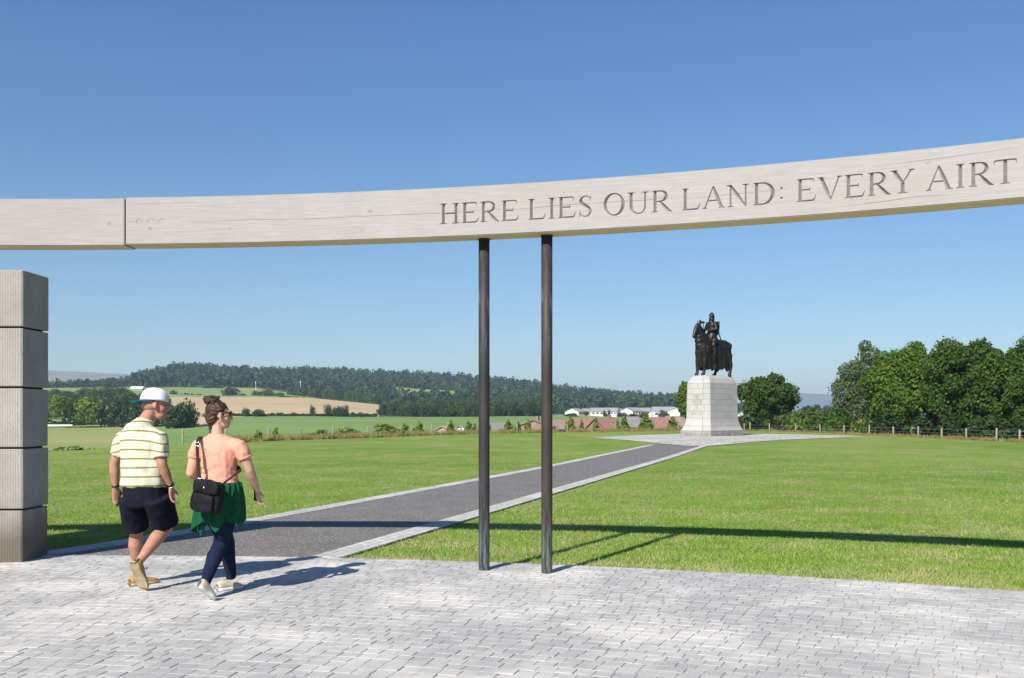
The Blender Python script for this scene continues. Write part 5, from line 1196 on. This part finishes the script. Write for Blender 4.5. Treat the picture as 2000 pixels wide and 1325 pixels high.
for hp_, kn, an in ((hipL, knL, anL), (hipR, knR, anR)):
    bd.tube([hp_, hp_.lerp(kn, .5), kn], [.092, .080, .060], 14); d = an-kn; bk = Vector((-.3, -1, 0)).normalized()
    bd.tube([kn, kn+d*.12+bk*.008, kn+d*.30+bk*.018, kn+d*.55+bk*.010, kn+d*.85, an, an+d*.06], [.058, .058, .064, .054, .038, .036, .034], 14); bd.ell(kn, (.058, .058, .062))
blob('body', bd, S_MAN, man, .0075, 3)
def stripes():
    m, nt, b = base_mat('striped_jersey', .85, .15); at = N(nt, 'ShaderNodeAttribute', attribute_name='stripe').outputs['Fac']
    ph = mathn(nt, 'FRACT', mathn(nt, 'DIVIDE', at, .0805)); s_ = mathn(nt, 'LESS_THAN', mathn(nt, 'ABSOLUTE', mathn(nt, 'SUBTRACT', ph, .5)), .095)
    co = coords(nt, 'pos'); c0 = mixc(nt, rng_map(nt, noise_tex(nt, co, 20, 4), .35, .65), (.53, .525, .40), (.47, .465, .345)); c = mixc(nt, s_, c0, (.20, .185, .075))
    nt.links.new(c, b.inputs['Base Color']); bumpn(nt, b, noise_tex(nt, co, 220, 3), .25, .003); return m
sm = MB(); HEM = [(281, 951, .215, .172), (281, 946, .218, .175), (281, 925, .213, .17), (279, 895, .212, .165), (276, 868, .215, .155), (275, 851, .20, .135), (277, 838, .155, .112), (280, 831, .115, .095), (284, 824, .080, .078), (285, 821, .070, .070)]
sm.tube([P(a, b) for a, b, c, d in HEM], [(c, d) for a, b, c, d in HEM], 20, side=LAT)
slL, slR = P(229, 880, .11), P(316, 880, -.10)
for sh, el, so in ((shL, elL, slL), (shR, elR, slR)):
    i_ = sh.lerp(P(278, 850), .35); e = el-sh; e.normalize(); tip = sh+e*.175
    sm.tube([i_, sh+Vector((0, 0, .006)), sh+e*.07, sh+e*.13, tip], [(.066, .088), (.070, .076), (.070, .074), (.071, .075), (.073, .078)], 14)
sm.tube([shL+Vector((0, 0, -.01)), shL.lerp(P(278, 846), .4), P(278, 843), shR.lerp(P(278, 846), .4), shR+Vector((0, 0, -.01))], [.070, (.088, .085), (.085, .09), (.088, .085), .070], 14, side=FWD)
shirt = blob('t_shirt', sm, stripes(), man, .0085, 7, disp=lambda c: wrinkle(3, .013, 9, .6)(c)+.006*math.sin(c.z*38+c.dot(LAT)*30+3*mnoise.noise(c*6))*max(0, 1-abs(c.z-1.02)/.16)+.004*math.sin(c.dot(LAT)*42+c.z*6)*max(0, min(1, (c.z-1.0)*4))*.8)
me = shirt.data; at = me.attributes.new('stripe', 'FLOAT', 'POINT'); cen = P(278, 880)
val = []
for q in me.vertices:
    l_ = (q.co-cen).dot(LAT); val.append(q.co.z+.70*l_*l_*min(1, max(0, (q.co.z-1.05)*4))-.03*l_+.004*mnoise.noise(q.co*5)+.026)
at.data.foreach_set('value', val)
cl = MB().tube([P(285, 823, .01), P(286, 819.5, .012)], [(.073, .074), (.068, .069)], 20, side=LAT); cl.build('collar', cloth_mat('collar_rib', (.62, .60, .38), (.58, .56, .35)), shirt, True)
NAVY = cloth_mat('navy_cotton', (.006, .0075, .015), (.010, .012, .020), 12, 120)
sh_ = MB(); sh_.tube([P(283, 940), P(283, 955), P(284, 975), P(285, 990)], [(.195, .155), (.203, .162), (.203, .160), (.185, .14)], 18, side=LAT)
for hp_, kn, dx in ((hipL, knL, -.012), (hipR, knR, .006)):
    a = hp_+Vector((0, 0, .02)); e = kn-hp_
    sh_.tube([a, hp_+e*.35, hp_+e*.7, hp_+e*.90, hp_+e*.93], [(.112, .150), (.112, .142), (.110, .124), (.112, .118), (.112, .118)], 16, side=LAT)
blob('shorts', sh_, NAVY, man, .0095, 14, disp=wrinkle(8, .010, 8, .5))
SUEDE = cloth_mat('tan_suede', (.33, .20, .075), (.40, .25, .10), 20, 200); SOLE = M('gum_sole', (.44, .35, .20), (.36, .28, .16), 30, rough=.7); LACE = M('leather_lace', (.25, .16, .08))
toeL = P(308, 1138, .30); hL = toeL-Vector((.62, .78, 0))*.285; hL.z = toeL.z = -man.location.z+.002
shoe(man, hL, toeL, (0, 0, 1), SUEDE, SOLE, .29, 1.05, lace=LACE)
tR = G(281, 1154)-f_.o+Vector((0, 0, .004)); hR = P(259, 1100, -.30)
shoe(man, hR, tR, Vector((.35, .75, .35)), SUEDE, SOLE, (tR-hR).length, 1.22, lace=LACE, tread=True)
# cap worn backwards
WHT = cloth_mat('white_cap_cotton', (.74, .74, .78), (.66, .66, .71), 18, 150); BLU = cloth_mat('blue_peak', (.03, .12, .36), (.025, .10, .30)); GRN = cloth_mat('green_lining', (.02, .16, .10), (.02, .13, .09))
m_ = frame(hf, (-.16, .05, 1)); cc = A(-.012, 0, .052); v = []; f = []; n_ = 30; rows = 10
for r_ in range(rows+1):
    t = r_/rows; zz = -.016+.112*math.sin(t*math.pi/2); rr = math.cos(t*math.pi/2*.99)**.6
    for k in range(n_):
        a = 2*math.pi*k/n_; wob = 1+.03*math.sin(a*5+t*6)*(.2+t*.8)
        v.append(cc+m_ @ Vector((.117*rr*math.cos(a)*wob, .096*rr*math.sin(a)*wob, zz+.005*math.sin(a*3+1)*t)))
for r_ in range(rows):
    for k in range(n_): f.append((r_*n_+k, r_*n_+(k+1) % n_, (r_+1)*n_+(k+1) % n_, (r_+1)*n_+k))
cap = obj('cap', v, f, WHT, man, True); mod_apply(cap, ('SOLIDIFY', dict(thickness=.004, offset=1)))
MB().ell(cc+m_ @ Vector((0, 0, .097)), (.009, .009, .006)).build('cap_button', WHT, cap, True)
for nm, mt, dz, q in (('peak', BLU, 0., 1.), ('peak_lining', GRN, -.006, .99)):
    v = []; f = []; n_ = 16
    for k in range(n_+1):
        a = math.pi*(-.5+k/n_); b0 = Vector((-.104*math.cos(a)*.98-.008, .090*math.sin(a), -.018+dz)); b1 = Vector((-(.108+.075*math.cos(a)**.7 if math.cos(a) > 0.001 else .03)*q, .088*math.sin(a)*q, -.034-.012*math.cos(a)+.02*math.sin(a)**2*0+dz))
        if abs(math.cos(a)) < .01: b1 = b0+Vector((-.004, 0, -.004))
        v += [cc+m_ @ b0, cc+m_ @ b1]
    for k in range(n_): f.append((2*k, 2*k+1, 2*k+3, 2*k+2))
    o = obj(nm, v, f, mt, cap, True); mod_apply(o, ('SOLIDIFY', dict(thickness=.004)))
for s in (-1, 1): MB().ell(A(.086, s*.034, .012), (.009, .009, .006)).build('eye', M_EYE, man, True); MB().tube([A(.088, s*.018, .036), A(.09, s*.036, .038), A(.078, s*.054, .030)], .0055, 6).build('eyebrow', M('brow_hair', (.20, .13, .09)), man, True)
hr = MB().ell(A(-.035, 0, .0), (.083, .0745, .060), 16, 10, frame(hf)); hr.build('cropped_hair', cloth_mat('cropped_hair', (.30, .19, .13), (.38, .24, .17), 60, 300), man, True)
for nm, wr, el, mt in (('wristband', wrR, elR, M_BLACK), ('wristband', wrL, elL, M_BLACK)):
    e = (el-wr).normalized(); mb = MB().tube([wr+e*.008, wr+e*.026], [.033, .034], 16); mb.build(nm, mt, man, True)
e = (elR-wrR).normalized(); MB().tube([wrR-e*.002, wrR-e*.010], [.0325, .032], 16).build('bracelet', M('silver', (.7, .7, .68), rough=.25, metal=1.), man, True)
ph = thing('phone', 'dark phone carried in the left hand of the man in the striped shirt', 'phone', f_.o+P(232, 975, .13)); MB().box((0, 0, 0), (.012, .07, .135), mx=Matrix.Rotation(.5, 4, 'Z') @ Matrix.Rotation(.25, 4, 'Y')).build('case', M_BLACK, ph)
MB().box((.0075, 0, 0), (.002, .062, .12), mx=Matrix.Rotation(.5, 4, 'Z') @ Matrix.Rotation(.25, 4, 'Y')).build('screen', M('phone_glass', (.02, .02, .025), rough=.08), ph)

# --- the woman
ZW = 8.68; wp_ = G(430, 1160); wom = thing('person', 'woman in coral blouse with hair bun, green cardigan tied round her waist and navy jeans', 'person', (wp_.x, ZW, 0))
f_ = Fig(ZW, 0, wom); P = f_.p; YAW = R(26); LAT = Vector((math.cos(YAW), -math.sin(YAW), 0)); FWD = Vector((math.sin(YAW), math.cos(YAW), 0))
hc = P(428, 812, .02); hf = Vector((.88, .46, -.06)); bd = MB(); A = head(bd, hc, hf, (-.05, .0, 1), .95)
bd.tube([P(425, 858), P(425, 846), P(424, 832, .01), P(424, 822, .01)], [(.075, .06), (.052, .052), (.047, .05), (.047, .05)], 12)
TORSO = [(428, 990, .16, .13), (428, 965, .178, .14), (429, 942, .160, .125), (430, 925, .148, .115), (428, 900, .155, .115), (427, 878, .168, .115), (426, 864, .155, .095), (425, 854, .085, .07)]
bd.tube([P(a, b) for a, b, c, d in TORSO], [(c*.95, d*.95) for a, b, c, d in TORSO], 16, side=LAT)
shL, shR = P(386, 873, .09), P(470, 873, -.08); elL, wrL = P(373, 924, .05), P(398, 946, .24); elR, wrR = P(487, 918, -.06), P(502, 957, .06)
for sh, el, wr in ((shL, elL, wrL), (shR, elR, wrR)):
    bd.tube([sh, sh.lerp(el, .5), el], [.056, .052, .041], 12); bd.tube([el, el.lerp(wr, .3), el.lerp(wr, .75), wr], [.041, .043, .031, .025], 12); bd.ell(el, (.041, .041, .043))
hand(bd, wrR, P(506, 985, .08)-wrR, FWD*.95-LAT*.2, .93, 1.1); hand(bd, wrL, wrL-elL, Vector((0, 0, 1)), .93, 1.0)
hipL, hipR = P(412, 985, .05), P(446, 985, -.05); knL, anL = P(444, 1062, .22), P(452, 1128, .28); knR, anR = P(431, 1064, .06), P(399, 1142, -.26)
for hp_, kn, an in ((hipL, knL, anL), (hipR, knR, anR)):
    bd.tube([hp_, kn], [.08, .05], 12); bd.tube([kn, kn.lerp(an, .35), an, an+(an-kn)*.05], [.05, .05, .034, .032], 12)
blob('body', bd, S_WOM, wom, .0075, 3)
JEAN = cloth_mat('navy_denim', (.007, .012, .032), (.011, .018, .044), 30, 220); jm = MB()
jm.tube([P(428, 945), P(428, 965), P(428, 990), P(429, 1003)], [(.165, .13), (.182, .15), (.185, .155), (.14, .12)], 16, side=LAT)
for hp_, kn, an in ((hipL, knL, anL), (hipR, knR, anR)):
    d = an-kn; bk = Vector((-.4, -1, 0)).normalized()
    jm.tube([hp_, hp_.lerp(kn, .35), hp_.lerp(kn, .75), kn, kn+d*.28+bk*.014, kn+d*.6+bk*.006, kn+d*.92, kn+d*1.02], [.105, .095, .074, .066, .068, .055, .045, .045], 14)
blob('jeans', jm, JEAN, wom, .0085, 2, disp=wrinkle(5, .005, 14, .5))
CORAL = cloth_mat('coral_muslin', (.72, .315, .235), (.65, .265, .19), 40, 130); sm = MB()
HEM = [(427, 953, .187, .160), (427, 948, .188, .160), (428, 938, .172, .142), (429, 926, .160, .130), (428, 905, .166, .130), (427, 884, .176, .126), (426, 869, .170, .112), (425, 859, .125, .088), (424, 851, .085, .07), (424, 848, .07, .062)]
sm.tube([P(a, b) for a, b, c, d in HEM], [(c, d) for a, b, c, d in HEM], 20, side=LAT)
for sh, el in ((shL, elL), (shR, elR)):
    e = (el-sh).normalized(); i_ = sh.lerp(P(428, 872), .3)
    sm.tube([i_, sh+Vector((0, 0, .004)), sh+e*.05, sh+e*.085, sh+e*.10], [(.060, .07), (.060, .066), (.066, .070), (.063, .066), (.062, .064)], 14)
gath = P(429, 926).z
sm.tube([shL+Vector((0, 0, -.008)), shL.lerp(P(427, 866), .4), P(426, 862), shR.lerp(P(427, 866), .4), shR+Vector((0, 0, -.008))], [.064, (.076, .070), (.074, .072), (.076, .070), .064], 14, side=FWD)
blouse = blob('blouse', sm, CORAL, wom, .0078, 6, disp=lambda c: wrinkle(11, .009, 13, .7)(c)+.0055*math.sin(c.z*95+8*mnoise.noise(c*7)+c.dot(LAT)*9)*max(0, 1-abs(c.z-gath)/.09)+.003*math.sin(c.dot(LAT)*130+c.z*9)*max(0, min(1, (c.z-gath)*9))*max(0, min(1, (1.26-c.z)*14)))
for sh, el in ((shL, elL), (shR, elR)):
    e = (el-sh).normalized(); MB().tube([sh+e*.088, sh+e*.106], [(.062, .065), (.0615, .0645)], 18).build('sleeve_cuff', CORAL, blouse, True)
# cardigan tied round the hips
CARD = cloth_mat('green_knit', (.007, .060, .026), (.010, .078, .035), 30, 260)
def cardigan():
    n_ = 110; rows = 24; v = []; f = []; c0, c1 = P(428, 941), P(427, 1020)
    for r_ in range(rows+1):
        t = r_/rows
        for k in range(n_):
            a = 2*math.pi*k/n_; back = -math.sin(a)   # a: angle from LAT towards FWD; the back faces the camera
            drop = 1+.10*math.sin(a*2+.4)+.30*math.exp(-((((a-R(300)+math.pi) % (2*math.pi))-math.pi)/.26)**2)-.42*max(0, math.sin(a))**2+.16*math.exp(-((((a-R(215)+math.pi) % (2*math.pi))-math.pi)/.3)**2)
            c = c0.lerp(c1, t*drop); rip = (.016*math.sin(a*9+t*2.5+1)+.011*math.sin(a*17-t*3))*t**.8+.006*math.sin(a*23)
            wx = np.interp(t, [0, .08, .35, .7, 1], [.188, .200, .211, .212, .218]); wy = np.interp(t, [0, .08, .35, .7, 1], [.155, .170, .186, .186, .186])
            v.append(c+LAT*(wx+rip)*math.cos(a)+FWD*(wy+rip)*math.sin(a))
    for r_ in range(rows):
        for k in range(n_): f.append((r_*n_+k, (r_+1)*n_+k, (r_+1)*n_+(k+1) % n_, r_*n_+(k+1) % n_))
    o = obj('cardigan', v, f, CARD, wom, True); mod_apply(o, ('SOLIDIFY', dict(thickness=.008)), ('SUBSURF', dict(levels=1)))
    tm = MB(); tm.tube([P(390, 985, -.02), P(391, 1003, -.03), P(394, 1022, -.03), P(393, 1036, -.03), P(393, 1047, -.03)], [(.030, .02), (.042, .022), (.048, .022), (.036, .018), (.012, .01)], 12, side=LAT); blob('hanging_sleeve', tm, CARD, o, .008, 2, disp=wrinkle(2, .01, 20))
    kb = MB(); kb.tube([P(386, 950, .0), P(400, 947, .17), P(428, 946, .2), P(455, 948, .1), P(468, 950, -.06)], [.022]*5, 10); kb.ell(P(420, 950, .20), (.04, .03, .035)); blob('tied_knot', kb, CARD, o, .01, 2)
cardigan()
CANV = cloth_mat('beige_canvas', (.50, .43, .32), (.55, .48, .37), 40, 260); WSOLE = M('white_rubber', (.72, .71, .69), (.66, .65, .63), 30, rough=.5)
toeL = P(472, 1140, .32); toeL.z = .002; hL = toeL-Vector((.66, .75, 0))*.25; shoe(wom, hL, toeL, (0, 0, 1), CANV, WSOLE, .255, .95)
tR = G(417, 1173)-f_.o+Vector((0, 0, .004)); hR = P(384, 1146, -.44); shoe(wom, hR, tR, Vector((.25, .25, 1)), CANV, WSOLE, (tR-hR).length, 1.0)
# hair, bun and sunglasses
HAIR = M('brown_hair', (.026, .013, .007), (.060, .030, .014), 18, rough=.45, spec=.4, stretch=(1, 1, 3), bump=.7, bscale=90, bdist=.006)
hm_ = MB(); mf = frame(hf, (-.05, 0, 1))
hm_.ell(A(-.026, 0, .045), (.094, .084, .088), 16, 12, mf); hm_.ell(A(-.062, 0, -.015), (.055, .066, .075), 14, 10, mf); hm_.tube([A(-.05, 0, -.03), A(-.062, 0, -.075), A(-.058, 0, -.105), A(-.05, 0, -.135)], [(.04, .055), (.028, .042), (.016, .022), (.004, .005)], 10)
hm_.tube([A(-.05, 0, .09), A(-.065, 0, .115), A(-.07, 0, .13)], [.058, .046, .040], 12)
hair = blob('hair', hm_, HAIR, wom, .006, 2, disp=lambda c: .0035*math.sin(c.z*150+20*mnoise.noise(c*9)))
bm_ = MB(); bc = A(-.074, 0, .130)
bm_.ell(bc, (.064, .060, .044)); g = random.Random(2)
for i in range(16):
    a = i*2.4; q = bc+Vector((math.cos(a)*.050, math.sin(a)*.046, g.uniform(-.03, .026))); bm_.tube([q, q+Vector((math.cos(a+1.3)*.026, math.sin(a+1.3)*.026, .010)), q+Vector((math.cos(a+2)*.045, math.sin(a+2)*.04, -.006))], [.013, .012, .006], 6)
blob('hair_bun', bm_, HAIR, hair, .005, 1, disp=lambda c: .004*math.sin(c.x*170+c.z*120+14*mnoise.noise(c*12)))
ws = MB()
for i in range(14):
    s = g.uniform(-1, 1); q = A(-.07, s*.045, -.02); ws.tube([q, q+Vector((g.uniform(-.02, .01), 0, -.06)), q+Vector((g.uniform(-.035, .02), 0, -.10-g.random()*.05))], [.003, .0022, .0008], 4)
ws.build('loose_strands', HAIR, hair, True)
gl = MB()
for s in (-1, 1):
    gl.tube([A(.098, s*.012, .022), A(.100, s*.036, .020), A(.084, s*.064, .020)], [(.006, .022), (.006, .027), (.006, .022)], 8, side=(mf @ Vector((1, 0, 0)))); gl.tube([A(.09, s*.066, .03), A(.04, s*.080, .028), A(-.01, s*.082, .015)], [.006, .005, .004], 6)
gl.tube([A(.101, -.012, .026), A(.103, 0, .028), A(.101, .012, .026)], .004, 6); gl.build('sunglasses', M_BLACK, wom, True)
MB().ell(A(-.005, -.083, -.036), (.005, .005, .005)).build('earring', M('pearl', (.75, .72, .66), rough=.2), wom, True)
ph = thing('phone', 'dark phone held in the right hand of the woman in coral', 'phone', f_.o+P(500, 968, .06)); MB().box((0, 0, 0), (.010, .05, .10), mx=Matrix.Rotation(-.3, 4, 'Z') @ Matrix.Rotation(-.2, 4, 'Y') @ Matrix.Rotation(-.35, 4, 'X')).build('case', M('maroon_case', (.02, .008, .009), rough=.35), ph)
# shoulder bag
BAG = cloth_mat('black_nylon', (.007, .007, .008), (.012, .012, .014), 20, 200, .6)
b0 = f_.o+P(406, 968, -.30); bag = thing('shoulder_bag', 'black nylon shoulder bag hanging behind the hip of the woman', 'bag', b0); BR = Matrix.Scale(1.08, 3) @ Matrix.Rotation(R(9), 3, 'Y') @ Matrix.Rotation(R(-20), 3, 'Z')
def rbox(mb, c, d, n_=3):
    """pillow shaped box"""
    c = Vector(c); N_ = 9; v = []; f = []
    for face in range(6):
        for i in range(N_+1):
            for j in range(N_+1):
                a, b = 2*i/N_-1, 2*j/N_-1; q = [(1, a, b), (-1, b, a), (b, 1, a), (a, -1, b), (a, b, 1), (b, a, -1)][face]
                l = (abs(q[0])**5+abs(q[1])**5+abs(q[2])**5)**.2; v.append(c+Vector((q[0]/l*d[0]/2, q[1]/l*d[1]/2, q[2]/l*d[2]/2)))
        o0 = face*(N_+1)**2
        for i in range(N_):
            for j in range(N_): k = o0+i*(N_+1)+j; f.append((k, k+N_+1, k+N_+2, k+1))
    mb.add(v, f); return mb
def rot(mb): mb.v = [BR @ p for p in mb.v]; return mb
blob('bag_body', rot(rbox(MB(), (0, .01, -.01), (.245, .095, .25))), BAG, bag, .008, 2, disp=wrinkle(4, .008, 14))
blob('front_pocket', rot(rbox(MB(), (-.005, -.045, -.055), (.20, .05, .14))), BAG, bag, .008, 2, disp=wrinkle(6, .008, 16)); fl = blob('flap', rot(rbox(MB(), (.0, -.04, .065), (.225, .04, .10))), BAG, bag, .007, 2, disp=wrinkle(7, .006, 16))
rot(MB().ell((.0, -.066, .06), (.008, .004, .008))).build('stud', M('nickel', (.7, .7, .7), rough=.25, metal=1.), bag, True)
zp = rot(MB().tube([(-.085, -.062, .03), (-.088, -.07, -.01), (-.086, -.07, -.05)], [.004, .005, .007], 6)); zp.build('zip_pull', BAG, bag, True)
STR = cloth_mat('brown_webbing', (.028, .016, .013), (.036, .022, .018), 40, 240)
def strap(pts, label=None):
    mb = MB(); mb.tube([p-(b0-f_.o) for p in pts], [(.018, .0035)]*len(pts), 8, side=LAT); o = mb.build('strap', STR, bag, True); return o
strap([P(390, 938, -.25), P(388.5, 925, -.20), P(387, 905, -.175), P(385.5, 885, -.165), P(385.5, 870, -.125), P(387.5, 859, -.06), P(391, 853.5, .02), P(397, 857, .09), P(408, 880, .16)])
strap([P(431, 951, -.275), P(441, 941, -.235), P(452, 933, -.21), P(463, 925, -.16), P(468, 921, -.08), P(466, 915, .02), P(450, 900, .13), P(425, 885, .17)])
MB().tube([P(389, 936+3*math.sin(a), -.262+.0*a)-(b0-f_.o)+Vector((.017*math.cos(a), 0, .017*math.sin(a))) for a in np.linspace(0, 6.28, 13)], .003, 6).build('strap_ring', M('nickel_ring', (.7, .7, .7), rough=.25, metal=1.), bag, True)
MB().tube([P(386, 868, -.148)-(b0-f_.o)+Vector((.021*math.cos(a), -.0, .014*math.sin(a))) for a in np.linspace(0, 6.28, 13)], .003, 6).build('strap_slider', M('steel_slider', (.7, .7, .7), rough=.25, metal=1.), bag, True)
